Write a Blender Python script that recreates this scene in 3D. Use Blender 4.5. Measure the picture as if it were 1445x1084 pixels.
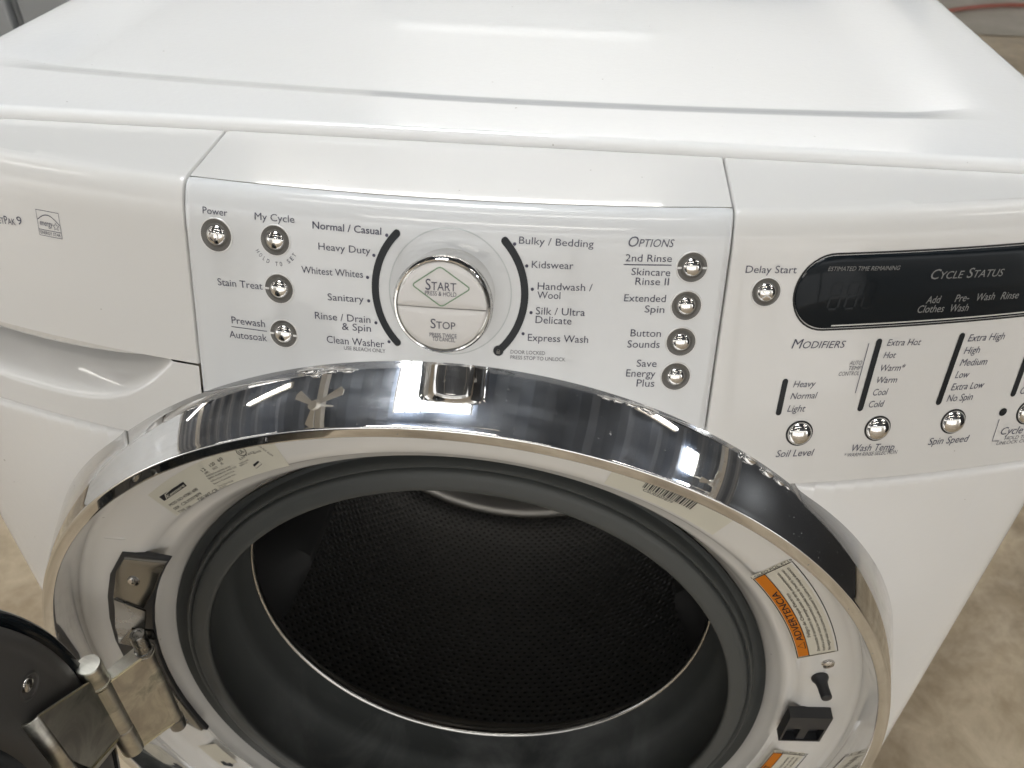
import bpy, bmesh, math, random
from math import sin, cos, pi, sqrt, radians, hypot, atan2
from mathutils import Vector, Matrix

random.seed(7)
for _o in list(bpy.data.objects):
    bpy.data.objects.remove(_o)
SC = bpy.context.scene
COL = SC.collection

# ------------------------------------------------------------------ camera
cam_data = bpy.data.cameras.new("camera")
cam = bpy.data.objects.new("camera", cam_data)
COL.objects.link(cam)
SC.camera = cam
cam_data.sensor_width = 36.0
cam_data.lens = 36.0 * 1167.94 / 1445.0
cam_data.clip_start = 0.01
cam_data.clip_end = 200.0
_r = Vector((0.99512072, 0.09748328, 0.01522361))
_d = Vector((0.07307191, -0.62449051, -0.77760665))
_f = Vector((-0.06629665, 0.77492491, -0.62856673))
_m = Matrix((( _r.x, -_d.x, -_f.x), (_r.y, -_d.y, -_f.y), (_r.z, -_d.z, -_f.z))).to_4x4()
cam.matrix_world = Matrix.Translation((0.0615, -0.2828, 0.5584)) @ _m
cam_data.dof.use_dof = True
cam_data.dof.focus_distance = 0.47
cam_data.dof.aperture_fstop = 14.0

# ------------------------------------------------------------------ world and exposure (light of a large daylit hall)
world = bpy.data.worlds.new("World")
SC.world = world
world.use_nodes = True
_bg = world.node_tree.nodes["Background"]
_bg.inputs[0].default_value = (1.0, 1.0, 1.0, 1)
_bg.inputs[1].default_value = 2.3
SC.view_settings.view_transform = 'Standard'
SC.view_settings.look = 'None'
SC.view_settings.exposure = 0.10
SC.view_settings.gamma = 1.0
SC.render.resolution_x = 1024
SC.render.resolution_y = 768
SC.cycles.max_bounces = 8
SC.cycles.diffuse_bounces = 4
SC.cycles.glossy_bounces = 6
SC.cycles.sample_clamp_indirect = 6.0
SC.cycles.use_denoising = True

# ------------------------------------------------------------------ materials
def mat(name, color, rough=0.5, metal=0.0, coat=0.0, spec=0.5, emit=None, estr=0.0):
    m = bpy.data.materials.new(name)
    m.use_nodes = True
    b = m.node_tree.nodes["Principled BSDF"]
    b.inputs["Base Color"].default_value = (*color, 1)
    b.inputs["Roughness"].default_value = rough
    b.inputs["Metallic"].default_value = metal
    b.inputs["Coat Weight"].default_value = coat
    b.inputs["Coat Roughness"].default_value = 0.03
    b.inputs["Specular IOR Level"].default_value = spec
    if emit:
        b.inputs["Emission Color"].default_value = (*emit, 1)
        b.inputs["Emission Strength"].default_value = estr
    return m

def nodes(m):
    return m.node_tree.nodes, m.node_tree.links, m.node_tree.nodes["Principled BSDF"]

def coords(m, scale=(1, 1, 1)):
    N, L, b = nodes(m)
    tc = N.new("ShaderNodeTexCoord")
    mp = N.new("ShaderNodeMapping")
    mp.inputs["Scale"].default_value = scale
    L.new(tc.outputs["Object"], mp.inputs["Vector"])
    return mp.outputs["Vector"]

def noise(m, scale, detail=4, rough=0.5, vec=None, dist=0.0):
    N, L, b = nodes(m)
    n = N.new("ShaderNodeTexNoise")
    n.inputs["Scale"].default_value = scale
    n.inputs["Detail"].default_value = detail
    n.inputs["Roughness"].default_value = rough
    n.inputs["Distortion"].default_value = dist
    L.new(vec if vec is not None else coords(m), n.inputs["Vector"])
    return n.outputs["Fac"]

def ramp(m, fac, stops):
    N, L, b = nodes(m)
    r = N.new("ShaderNodeValToRGB")
    e = r.color_ramp.elements
    while len(e) < len(stops):
        e.new(0.5)
    for i, (p, c) in enumerate(stops):
        e[i].position = p
        e[i].color = (*c, 1) if isinstance(c, tuple) else (c, c, c, 1)
    L.new(fac, r.inputs["Fac"])
    return r.outputs["Color"]

def bump(m, fac, strength=0.1, dist=0.001, prev=None):
    N, L, b = nodes(m)
    bn = N.new("ShaderNodeBump")
    bn.inputs["Strength"].default_value = strength
    bn.inputs["Distance"].default_value = dist
    L.new(fac, bn.inputs["Height"])
    if prev is not None:
        L.new(prev, bn.inputs["Normal"])
    L.new(bn.outputs["Normal"], b.inputs["Normal"])
    return bn.outputs["Normal"]

def mixc(m, fac, a, bcol):
    N, L, b = nodes(m)
    x = N.new("ShaderNodeMix")
    x.data_type = 'RGBA'
    L.new(fac, x.inputs["Factor"])
    for sock, v in ((x.inputs[6], a), (x.inputs[7], bcol)):
        if isinstance(v, tuple):
            sock.default_value = (*v, 1)
        else:
            L.new(v, sock)
    return x.outputs[2]

def white_paint(name, col, rough, peel, specks=True):
    m = mat(name, col, rough, coat=0.5)
    N, L, b = nodes(m)
    n1 = noise(m, 5.0, 3, 0.5)
    base = mixc(m, ramp(m, n1, [(0.25, 0.0), (0.85, 1.0)]), col, (col[0]*0.985, col[1]*0.98, col[2]*0.965))
    if specks:   # dust specks and tiny dirt marks
        n2 = noise(m, 210.0, 2, 0.4)
        base = mixc(m, ramp(m, n2, [(0.790, 0.0), (0.81, 0.6)]), base, (0.30, 0.27, 0.23))
    L.new(base, b.inputs["Base Color"])
    rr = noise(m, 24.0, 4, 0.6)
    L.new(ramp(m, rr, [(0.25, rough*0.85), (0.8, rough*1.25)]), b.inputs["Roughness"])
    bump(m, noise(m, 240.0, 2, 0.5), peel, 0.0006)
    return m

M = {}
M['enamel'] = white_paint("white enamel", (0.84, 0.843, 0.842), 0.13, 0.12)
M['plastic'] = white_paint("white plastic", (0.695, 0.688, 0.672), 0.19, 0.0)
M['panel'] = white_paint("glossy panel", (0.68, 0.692, 0.70), 0.14, 0.0, False)
M['frame_white'] = white_paint("frame enamel", (0.72, 0.71, 0.685), 0.20, 0.03)
M['clear_edge'] = mat("clear acrylic edge", (0.50, 0.53, 0.53), 0.08, coat=0.6)
M['seam'] = mat("seam backing", (0.42, 0.37, 0.30), 0.8)  # brownish sheet colour behind the console seams
M['dark_gap'] = mat("dark gap", (0.02, 0.02, 0.02), 0.8)

def chrome(name, col=(0.80, 0.80, 0.80), r0=0.03, r1=0.16, scratch=True):
    m = mat(name, col, r0, metal=1.0)
    N, L, b = nodes(m)
    n1 = noise(m, 14.0, 7, 0.66, dist=0.6)
    L.new(ramp(m, n1, [(0.42, r0), (0.60, r0 + (r1 - r0) * 0.4), (0.74, r1)]), b.inputs["Roughness"])
    if scratch:                          # finger grease, dust film and fine wiping scratches over the mirror
        for l in list(b.inputs["Roughness"].links): L.remove(l)
        b.inputs["Roughness"].default_value = r0
        g = N.new("ShaderNodeBsdfGlossy"); g.inputs["Color"].default_value = (0.80, 0.82, 0.86, 1); g.inputs["Roughness"].default_value = 0.34
        d = N.new("ShaderNodeBsdfDiffuse"); d.inputs["Color"].default_value = (0.42, 0.42, 0.42, 1)
        film = ramp(m, n1, [(0.40, 0.02), (0.58, 0.11), (0.74, 0.34)])
        wipe = noise(m, 1.0, 4, 0.6, vec=coords(m, (26, 340, 26)))
        mul = N.new("ShaderNodeMath"); mul.operation = 'MULTIPLY'
        L.new(film, mul.inputs[0]); L.new(ramp(m, wipe, [(0.35, 0.5), (0.70, 1.5)]), mul.inputs[1])
        mul.use_clamp = True
        x1 = N.new("ShaderNodeMixShader"); x2 = N.new("ShaderNodeMixShader")
        L.new(mul.outputs[0], x1.inputs[0]); L.new(b.outputs[0], x1.inputs[1]); L.new(g.outputs[0], x1.inputs[2])
        dust = ramp(m, noise(m, 620.0, 2, 0.5), [(0.73, 0.0), (0.755, 0.5)])
        L.new(dust, x2.inputs[0]); L.new(x1.outputs[0], x2.inputs[1]); L.new(d.outputs[0], x2.inputs[2])
        out = [q for q in N if q.type == 'OUTPUT_MATERIAL'][0]
        L.new(x2.outputs[0], out.inputs[0])
    return m
M['chrome'] = chrome("chrome trim", (0.80, 0.80, 0.80), 0.025)
M['button_chrome'] = chrome("button chrome", (0.72, 0.71, 0.69), 0.05, 0.12, False)
M['steel'] = chrome("hinge steel", (0.31, 0.305, 0.29), 0.26, 0.40, False)
M['bracket'] = chrome('dark zinc bracket', (0.30, 0.295, 0.28), 0.22, 0.38, False)
M['door_glass'] = mat('door glass', (0.015, 0.018, 0.02), 0.04, coat=0.6)
M['screw'] = chrome("screw zinc", (0.62, 0.60, 0.57), 0.2, 0.35, False)
M['bezel'] = mat("grey bezel", (0.115, 0.11, 0.10), 0.36)
M['halo'] = mat("bezel rim", (0.74, 0.735, 0.72), 0.25)
M['ink'] = mat("legend ink", (0.085, 0.085, 0.12), 0.5, spec=0.12)
M['ink_light'] = mat("pale legend ink", (0.13, 0.13, 0.15), 0.5, spec=0.12)
M['ink_black'] = mat("black label ink", (0.025, 0.025, 0.028), 0.5, spec=0.12)
M['ink_display'] = mat("display print", (0.24, 0.24, 0.235), 0.5, spec=0.12)
M['ink_ghost'] = mat("unlit digit segments", (0.0085, 0.0110, 0.0135), 0.07, spec=0.14)
M['slot'] = mat("black indicator window", (0.005, 0.008, 0.011), 0.25, spec=0.3)
M['display'] = mat("smoked display glass", (0.009, 0.012, 0.015), 0.07, spec=0.14)
M['display_edge'] = mat("display edge", (0.03, 0.035, 0.045), 0.15, coat=0.5)
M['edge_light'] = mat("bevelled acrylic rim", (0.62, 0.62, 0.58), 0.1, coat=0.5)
M['green'] = mat("green print", (0.20, 0.32, 0.20), 0.5, spec=0.12)
M['face'] = mat("ivory button plastic", (0.70, 0.685, 0.665), 0.32)
M['orange'] = mat("warning orange", (0.58, 0.18, 0.015), 0.4, spec=0.12)
M['label'] = mat("label paper", (0.62, 0.59, 0.50), 0.4, spec=0.12)
M['label_cream'] = mat("cream foil label", (0.62, 0.60, 0.515), 0.35, spec=0.12)
M['black_plastic'] = mat("black plastic", (0.028, 0.029, 0.032), 0.42)
M['grey_door'] = mat("grey door plastic", (0.085, 0.082, 0.078), 0.42)
bump(M['grey_door'], noise(M['grey_door'], 900.0, 2, 0.5), 0.15, 0.0003)

# rubber bellows with dried detergent film
m = mat("grey rubber", (0.062, 0.067, 0.066), 0.50)
N, L, b = nodes(m)
nz = noise(m, 13.0, 7, 0.62, dist=0.5)
mk = ramp(m, nz, [(0.46, 0.0), (0.72, 0.38)])
sep = N.new("ShaderNodeSeparateXYZ")
tc = N.new("ShaderNodeTexCoord")
L.new(tc.outputs["Object"], sep.inputs[0])
mr = N.new("ShaderNodeMapRange")
mr.inputs["From Min"].default_value = -0.10
mr.inputs["From Max"].default_value = -0.185
L.new(sep.outputs["Z"], mr.inputs["Value"])
mu = N.new("ShaderNodeMath"); mu.operation = 'MULTIPLY'
L.new(mk, mu.inputs[0]); L.new(mr.outputs[0], mu.inputs[1])
mu.use_clamp = True
L.new(mixc(m, mu.outputs[0], (0.062, 0.067, 0.066), (0.34, 0.35, 0.35)), b.inputs["Base Color"])
bump(m, noise(m, 60.0, 4, 0.6), 0.08, 0.001)
M['rubber'] = m

# yellow zinc hinge plates
m = chrome("bronzed zinc", (0.33, 0.28, 0.20), 0.36, 0.55, False)
N, L, b = nodes(m)
n1 = noise(m, 30.0, 6, 0.62, dist=0.8)
L.new(ramp(m, n1, [(0.3, (0.36, 0.36, 0.31)), (0.45, (0.66, 0.64, 0.56)), (0.6, (0.50, 0.47, 0.42)), (0.75, (0.42, 0.45, 0.40))]), b.inputs["Base Color"])
bump(m, noise(m, 300.0, 3, 0.6), 0.035, 0.0003)
M['bronze'] = m
M['brass_edge'] = mat("worn plate edge", (0.62, 0.56, 0.38), 0.28, metal=1.0)

# perforated drum steel: regular dimples with dark holes
m = mat("perforated drum steel", (0.20, 0.195, 0.185), 0.36, metal=0.9)
N, L, b = nodes(m)
uv = N.new("ShaderNodeUVMap")
mp = N.new("ShaderNodeMapping"); mp.inputs["Scale"].default_value = (158, 54, 1)
L.new(uv.outputs[0], mp.inputs[0])
sx = N.new("ShaderNodeSeparateXYZ"); L.new(mp.outputs[0], sx.inputs[0])
def mathn(op, a, c=None):
    q = N.new("ShaderNodeMath"); q.operation = op
    for i, v in enumerate((a, c)):
        if v is None: continue
        if isinstance(v, (int, float)): q.inputs[i].default_value = v
        else: L.new(v, q.inputs[i])
    return q.outputs[0]
row = mathn('FLOOR', sx.outputs[1])
half = mathn('MULTIPLY', mathn('MODULO', row, 2.0), 0.5)
fx_ = mathn('SUBTRACT', mathn('FRACT', mathn('ADD', sx.outputs[0], half)), 0.5)
fy_ = mathn('SUBTRACT', mathn('FRACT', sx.outputs[1]), 0.5)
dd = mathn('SQRT', mathn('ADD', mathn('MULTIPLY', fx_, fx_), mathn('MULTIPLY', fy_, fy_)))
hole = ramp(m, dd, [(0.13, 0.0), (0.21, 1.0)])
hgt = ramp(m, dd, [(0.16, 0.0), (0.34, 0.9), (0.5, 1.0)])
L.new(mixc(m, hole, (0.004, 0.004, 0.004), (0.20, 0.202, 0.205)), b.inputs["Base Color"])
bump(m, hgt, 1.0, 0.0028)
M['drum'] = m
M['drum_plain'] = mat("plain drum steel", (0.36, 0.34, 0.31), 0.36, metal=0.85)
M['baffle'] = mat("grey baffle plastic", (0.05, 0.05, 0.05), 0.75, spec=0.2)
M['drum_lip'] = mat("rolled drum lip", (0.60, 0.59, 0.57), 0.22, metal=1.0)

# concrete floor
m = mat("stained concrete", (0.36, 0.29, 0.21), 0.42)
N, L, b = nodes(m)
a1 = noise(m, 1.6, 8, 0.68, dist=0.7)
a2 = noise(m, 14.0, 8, 0.7, dist=0.4)
c1 = ramp(m, a1, [(0.3, (0.20, 0.145, 0.09)), (0.45, (0.42, 0.325, 0.21)), (0.56, (0.56, 0.455, 0.31)), (0.72, (0.72, 0.60, 0.44))])
c2 = mixc(m, ramp(m, a2, [(0.35, 0.0), (0.7, 1.0)]), (0.20, 0.155, 0.105), (0.68, 0.58, 0.44))
x = N.new("ShaderNodeMix"); x.data_type = 'RGBA'; x.inputs["Factor"].default_value = 0.42
L.new(c1, x.inputs[6]); L.new(c2, x.inputs[7]); L.new(x.outputs[2], b.inputs["Base Color"])
L.new(ramp(m, a2, [(0.3, 0.28), (0.8, 0.6)]), b.inputs["Roughness"])
bump(m, noise(m, 45.0, 5, 0.6), 0.15, 0.004)
M['concrete'] = m

m = mat("pale screed", (0.48, 0.45, 0.38), 0.7)
L2 = nodes(m)[1]
L2.new(ramp(m, noise(m, 4.0, 6, 0.6), [(0.3, (0.40, 0.37, 0.30)), (0.7, (0.55, 0.50, 0.44))]), nodes(m)[2].inputs["Base Color"])
M['screed'] = m
M['hose'] = mat("red rubber hose", (0.30, 0.09, 0.06), 0.5)
M['silver_paint'] = mat("grey appliance paint", (0.25, 0.26, 0.265), 0.3, coat=0.3)
M['black_appliance'] = mat("black appliance finish", (0.018, 0.019, 0.022), 0.34)
M['deck'] = mat("dark ceiling deck", (0.065, 0.080, 0.110), 0.55)
M['beam'] = mat("cream steel beam", (0.55, 0.52, 0.46), 0.5)
M['wall'] = mat("white hall wall", (0.74, 0.73, 0.70), 0.7)
M['shutter'] = mat("grey roller shutter", (0.11, 0.12, 0.135), 0.45)
M['tube'] = mat("lit tube", (1, 1, 1), 0.4, emit=(1.0, 0.97, 0.93), estr=16.5)
M['skylight'] = mat("lit skylight pane", (1, 1, 1), 0.4, emit=(0.93, 0.97, 1.0), estr=21.0)
M['added_daylight'] = mat('glowing doorway', (1, 1, 1), 0.5, emit=(1.0, 1.0, 0.99), estr=1.0)  # glow added to light the machine from the front
M['lamp_dim'] = mat('dim strip tube', (1, 1, 1), 0.4, emit=(1.0, 0.99, 0.97), estr=0.8)

# ------------------------------------------------------------------ helpers
def mesh_obj(name, verts, faces, material, parent=None, smooth=True, sharp=35, mats=None, midx=None, uvs=None):
    me = bpy.data.meshes.new(name)
    me.from_pydata([tuple(v) for v in verts], [], faces)
    bm = bmesh.new(); bm.from_mesh(me)
    bmesh.ops.recalc_face_normals(bm, faces=bm.faces) if uvs is None else None
    bm.to_mesh(me); bm.free()
    me.materials.append(material)
    for mm in (mats or []):
        me.materials.append(mm)
    if midx:
        for p, i in zip(me.polygons, midx):
            p.material_index = i
    if uvs is not None:
        lay = me.uv_layers.new(name="UVMap")
        for p in me.polygons:
            for li in p.loop_indices:
                lay.data[li].uv = uvs[me.loops[li].vertex_index]
    if smooth:
        me.polygons.foreach_set("use_smooth", [True] * len(me.polygons))
        me.set_sharp_from_angle(angle=radians(sharp))
    o = bpy.data.objects.new(name, me)
    COL.objects.link(o)
    if parent is not None:
        attach(o, parent)
    return o

def world_loc(o):
    v = Vector((0, 0, 0))
    while o is not None:
        v += o.location if o.type == 'EMPTY' else Vector((0, 0, 0))
        o = o.parent
    return v

def attach(o, parent):
    o.parent = parent
    # every mesh is written in world coordinates; only the things' Empties carry an offset
    o.matrix_parent_inverse = Matrix.Translation(-world_loc(parent)) if parent.type == 'EMPTY' else Matrix.Identity(4)

def thing(name, loc, label, cat, group=None):
    o = bpy.data.objects.new(name, None)
    o.location = loc
    o.empty_display_size = 0.05
    COL.objects.link(o)
    o['label'] = label; o['category'] = cat
    if group: o['group'] = group
    return o

def tag(o, label=None, cat=None, group=None, kind=None):
    if label: o['label'] = label
    if cat: o['category'] = cat
    if group: o['group'] = group
    if kind: o['kind'] = kind
    return o

class MB:
    """collects shapes for ONE mesh object"""
    def __init__(s): s.v = []; s.f = []
    def add(s, v, f):
        k = len(s.v); s.v += [tuple(q) for q in v]; s.f += [tuple(i + k for i in q) for q in f]
    def box(s, x0, x1, y0, y1, z0, z1, bev=0.0):
        bm = bmesh.new()
        bmesh.ops.create_cube(bm, size=1.0)
        for q in bm.verts:
            q.co = Vector(((x0 + x1) / 2 + q.co.x * (x1 - x0), (y0 + y1) / 2 + q.co.y * (y1 - y0), (z0 + z1) / 2 + q.co.z * (z1 - z0)))
        if bev > 0:
            bmesh.ops.bevel(bm, geom=bm.edges[:], offset=bev, segments=3, affect='EDGES', profile=0.5)
        bm.verts.index_update()
        s.add([q.co.copy() for q in bm.verts], [[q.index for q in f.verts] for f in bm.faces])
        bm.free()
    def lathe(s, org, axis, prof, seg=48, closed_ends=True, ref=None):
        """prof: list of (radius, height along axis)"""
        axis = Vector(axis).normalized()
        ref = Vector(ref) if ref is not None else (Vector((1, 0, 0)) if abs(axis.x) < 0.9 else Vector((0, 1, 0)))
        u = (ref - axis * ref.dot(axis)).normalized(); w = axis.cross(u)
        org = Vector(org); V = []; F = []
        for r, h in prof:
            for i in range(seg):
                a = 2 * pi * i / seg
                V.append(org + axis * h + (u * cos(a) + w * sin(a)) * r)
        for j in range(len(prof) - 1):
            for i in range(seg):
                k = (i + 1) % seg
                F.append((j * seg + i, j * seg + k, (j + 1) * seg + k, (j + 1) * seg + i))
        if closed_ends:
            F.append(tuple(range(seg - 1, -1, -1))); n = (len(prof) - 1) * seg
            F.append(tuple(n + i for i in range(seg)))
        s.add(V, F)
    def tube(s, pts, r, seg=10):
        pts = [Vector(p) for p in pts]; V = []; F = []
        up = Vector((0, 0, 1))
        for i, p in enumerate(pts):
            t = (pts[min(i + 1, len(pts) - 1)] - pts[max(i - 1, 0)]).normalized()
            a = t.cross(up if abs(t.z) < 0.9 else Vector((1, 0, 0))).normalized(); c = t.cross(a)
            rr = r[i] if isinstance(r, (list, tuple)) else r
            for k in range(seg):
                an = 2 * pi * k / seg
                V.append(p + (a * cos(an) + c * sin(an)) * rr)
        for i in range(len(pts) - 1):
            for k in range(seg):
                q = (k + 1) % seg
                F.append((i * seg + k, i * seg + q, (i + 1) * seg + q, (i + 1) * seg + k))
        F.append(tuple(range(seg))); F.append(tuple((len(pts) - 1) * seg + k for k in range(seg)))
        s.add(V, F)
    def slab(s, poly, direction, thick):
        """closed polygon (3D, planar) extruded along a direction"""
        d = Vector(direction).normalized() * thick
        n = len(poly); V = [Vector(p) for p in poly] + [Vector(p) + d for p in poly]
        F = [tuple(range(n)), tuple(range(2 * n - 1, n - 1, -1))]
        F += [(i, (i + 1) % n, n + (i + 1) % n, n + i) for i in range(n)]
        s.add(V, F)
    def build(s, name, material, parent=None, smooth=True, sharp=35):
        return mesh_obj(name, s.v, s.f, material, parent, smooth, sharp)

def grid_faces(nr, nc):
    return [(r * nc + c, r * nc + c + 1, (r + 1) * nc + c + 1, (r + 1) * nc + c) for r in range(nr - 1) for c in range(nc - 1)]

def smooth(a, b_, x):
    t = min(1.0, max(0.0, (x - a) / (b_ - a))); return t * t * (3 - 2 * t)
# ------------------------------------------------------------------ surfaces of the washing machine (metres; x right, y into the machine, z up from the door's centre)
FLOOR_Z = -0.60
HW = 0.343                       # half width
def gz(z):                       # front profile at x = 0
    if z < 0.235: return 0.025
    if z < 0.358: return 0.025 + 0.31 * (z - 0.235)
    t = min(1.0, (z - 0.358) / 0.0185)
    return 0.025 + 0.31 * (min(z, 0.3765) - 0.235) + 0.0066 * (1 - sqrt(max(0.0, 1 - t * t)))
def front(x, z, off=0.0):        # bowed front of console and cabinet
    return Vector((x, gz(z) + 0.5 * x * x - off, z))
def front_normal(x, z):
    return Vector((x, -1.0, 0.31 if z > 0.235 else 0.0)).normalized()

def ring_pt(a, r, y, k=0.22, tilt=0.03, zc=0.0):
    X = r * cos(a); W = r * sin(a)
    return Vector((X, y + k * X * X + W * tilt, zc + W))
DISH = [(0.2790, 0.0290, .22, .03, 0), (0.2765, 0.0282, .22, .03, 0), (0.2735, 0.0300, .22, .03, 0), (0.2695, 0.0330, .22, .03, 0), (0.2600, 0.0336, .22, .03, 0),
        (0.2480, 0.0336, .22, .03, 0), (0.2425, 0.0345, .22, .03, 0), (0.2395, 0.0375, .21, .035, -.001), (0.2370, 0.0408, .20, .04, -.002),
        (0.2340, 0.0420, .17, .045, -.004), (0.2318, 0.0440, .14, .055, -.006), (0.2298, 0.0500, .09, .065, -.010), (0.2275, 0.0560, .05, .075, -.013), (0.2222, 0.0650, 0, .084, -.0156), (0.2215, 0.0720, 0, .084, -.0156)]
def dish(x, z, off=0.0):
    return Vector((x, 0.0336 + 0.22 * x * x + 0.03 * z - off, z))
def dish_polar(off=0.0003):
    def f(u, v):                 # u = angle (rad), v = radius
        return dish(v * cos(u), v * sin(u), off)
    return f

def lettering_mesh(mapf, s, p0, p1, h, style='', clearance=None):
    """flat printed letters as a mesh laid on the surface mapf(u, v); baseline p0 -> p1, capital height h"""
    cu = bpy.data.curves.new("letters", 'FONT')
    cu.body = s
    cu.resolution_u = 3
    if 's' in style:
        for i, ch in enumerate(s):
            if ch.islower(): cu.body_format[i].use_small_caps = True
    if 'i' in style: cu.shear = 0.22
    cu.offset = 0.012 if 'b' in style else 0.0
    ob = bpy.data.objects.new("letters", cu)
    COL.objects.link(ob)
    bpy.context.view_layer.update()
    me = ob.evaluated_get(bpy.context.evaluated_depsgraph_get()).to_mesh()
    V = [v.co.copy() for v in me.vertices]
    F = [tuple(p.vertices) for p in me.polygons]
    ob.evaluated_get(bpy.context.evaluated_depsgraph_get()).to_mesh_clear()
    bpy.data.objects.remove(ob); bpy.data.curves.remove(cu)
    if not V: return [], []
    x0 = min(v.x for v in V); x1 = max(v.x for v in V)
    p0 = Vector(p0); p1 = Vector(p1); e = (p1 - p0); Ln = e.length; e.normalize(); n = Vector((-e.y, e.x))
    out = []
    for v in V:
        q = p0 + e * ((v.x - x0) / (x1 - x0) * Ln) + n * (v.y / 0.682 * h)
        out.append(mapf(q.x, q.y))
    return out, F

def legend(mapf, s, p0, p1, h, style, material, parent, name="lettering"):
    V, F = lettering_mesh(mapf, s, p0, p1, h, style)
    o = mesh_obj(name, V, F, material, parent, smooth=False)
    return o

def ribbon(mapf, pts, w, closed=False):
    """stroke of width w along 2-D points, laid on the surface"""
    P = [Vector(p) for p in pts]; n = len(P); V = []; F = []
    for i in range(n):
        if closed: t = (P[(i + 1) % n] - P[i - 1]).normalized()
        else: t = (P[min(i + 1, n - 1)] - P[max(i - 1, 0)]).normalized()
        m_ = Vector((-t.y, t.x)) * (w / 2)
        V += [mapf(*(P[i] + m_)), mapf(*(P[i] - m_))]
    for i in range(n if closed else n - 1):
        j = (i + 1) % n
        F.append((2 * i, 2 * i + 1, 2 * j + 1, 2 * j))
    return V, F
def disc2(mapf, c, r, seg=20):
    return [mapf(c[0] + r * cos(2 * pi * i / seg), c[1] + r * sin(2 * pi * i / seg)) for i in range(seg)], [tuple(range(seg))]
def densify(pts, step):
    out = []
    for a, b_ in zip(pts[:-1], pts[1:]):
        a = Vector(a); b_ = Vector(b_); k = max(1, int((b_ - a).length / step))
        out += [a.lerp(b_, i / k) for i in range(k)]
    return out + [Vector(pts[-1])]
def arc2(c, r, a0, a1, n=24):
    return [(c[0] + r * cos(a0 + (a1 - a0) * i / n), c[1] + r * sin(a0 + (a1 - a0) * i / n)) for i in range(n + 1)]
def stadium(p0, p1, w, n=8):
    p0 = Vector(p0); p1 = Vector(p1); a = atan2(p1.y - p0.y, p1.x - p0.x)
    return [(p1.x + w / 2 * cos(a - pi / 2 + pi * i / n), p1.y + w / 2 * sin(a - pi / 2 + pi * i / n)) for i in range(n + 1)] + \
           [(p0.x + w / 2 * cos(a + pi / 2 + pi * i / n), p0.y + w / 2 * sin(a + pi / 2 + pi * i / n)) for i in range(n + 1)]

# ================================================================== the washing machine
W = thing('washing_machine', (0, 0.4, FLOOR_Z), 'white front-loading washing machine with chrome door ring, open door and knob panel', 'washing machine')

# --- cabinet shell: sides, back, base
mb = MB()
for sgn in (-1, 1):
    x = sgn * HW
    y0 = gz(0) + 0.5 * HW * HW + 0.012
    bw = 0.5 * HW * HW
    prof_ = [(x, gz(z) + bw + 0.0015, z) for z in (0.2378, 0.26, 0.30, 0.34, 0.358, 0.366, 0.372, 0.3755)]
    P_ = [(x, 0.75, -0.575), (x, 0.75, 0.372), (x, 0.142, 0.3755)]
    poly = [(x, y0, -0.575), (x, y0, 0.2378)] + prof_ + [(x, 0.141, 0.3770), (x, 0.75, 0.3770), (x, 0.75, -0.575)]
    mb.add(poly, [tuple(range(len(poly)))])
mb.add([(-HW, 0.75, -0.575), (HW, 0.75, -0.575), (HW, 0.75, 0.372), (-HW, 0.75, 0.372)], [(0, 1, 2, 3)])
mb.box(-0.31, 0.31, 0.12, 0.72, -0.58, -0.572)
shell = mb.build('cabinet_side_shell', M['enamel'], W)
for sx_, sy_ in ((-0.28, 0.16), (0.28, 0.16), (-0.28, 0.68), (0.28, 0.68)):
    mb = MB(); mb.lathe((sx_, sy_, FLOOR_Z), (0, 0, 1), [(0.022, 0), (0.022, 0.010), (0.012, 0.012), (0.012, 0.027)], 20)
    mb.build('levelling_foot', M['black_plastic'], W)

# --- lower front panel with the round door opening
RB = 0.298
TOPZ = 0.2381
xs = []
for i in range(0, 61):
    xs.append(RB * cos(pi * (1 - i / 60)))
xs = sorted(set([round(x, 5) for x in xs] + [s_ * v for s_ in (-1, 1) for v in (0.1797, 0.304, 0.311, 0.318, 0.325, 0.3305, 0.3335, 0.3365, 0.339, 0.3410, 0.3422, 0.343)]))
def corner(x):
    e = (abs(x) - (HW - 0.0125)) / 0.0125
    return 0.0125 * (1 - sqrt(max(0.0, 1 - e * e))) if e > 0 else 0.0
mb = MB()
def col_block(xa, xb, fz0, fz1, ts, top):
    V = []
    for t in ts:
        for x in (xa, xb):
            z = fz0(x) + (fz1(x) - fz0(x)) * t
            p = front(x, min(z, 0.2349)); y = p.y + corner(x)
            if top:
                e = (z - (TOPZ - 0.006)) / 0.006
                if e > 0: y += 0.006 * (1 - sqrt(max(0.0, 1 - e * e)))
            V.append((x, y, z))
    mb.add(V, [(2 * i, 2 * i + 1, 2 * i + 3, 2 * i + 2) for i in range(len(ts) - 1)])
def cz(x): return sqrt(max(0.0, RB * RB - x * x))
tt = [0, .15, .3, .45, .6, .75, .88]
def ts_top(x0, h):
    base = [i / 10 for i in range(10)]
    ex = [1 - q / max(h, 0.007) for q in (0.0060, 0.0048, 0.0036, 0.0026, 0.0017, 0.0010, 0.0005, 0.0002, 0)]
    return sorted(set([t for t in base if t < ex[0]] + [max(0, q) for q in ex]))
for xa, xb in zip(xs[:-1], xs[1:]):
    xm = (xa + xb) / 2
    if abs(xm) < RB:
        col_block(xa, xb, lambda x: -0.575, lambda x: -cz(x), [0, .25, .5, .75, 1], False)
        if abs(xm) > 0.1797:
            col_block(xa, xb, cz, lambda x: TOPZ, ts_top(0, TOPZ - cz(xm)), True)
    else:
        col_block(xa, xb, lambda x: -0.575, lambda x: TOPZ, ts_top(0, TOPZ + 0.575), True)
bm = bmesh.new()
_v = [bm.verts.new(v) for v in mb.v]
for f in mb.f:
    try: bm.faces.new([_v[i] for i in f])
    except ValueError: pass
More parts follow.
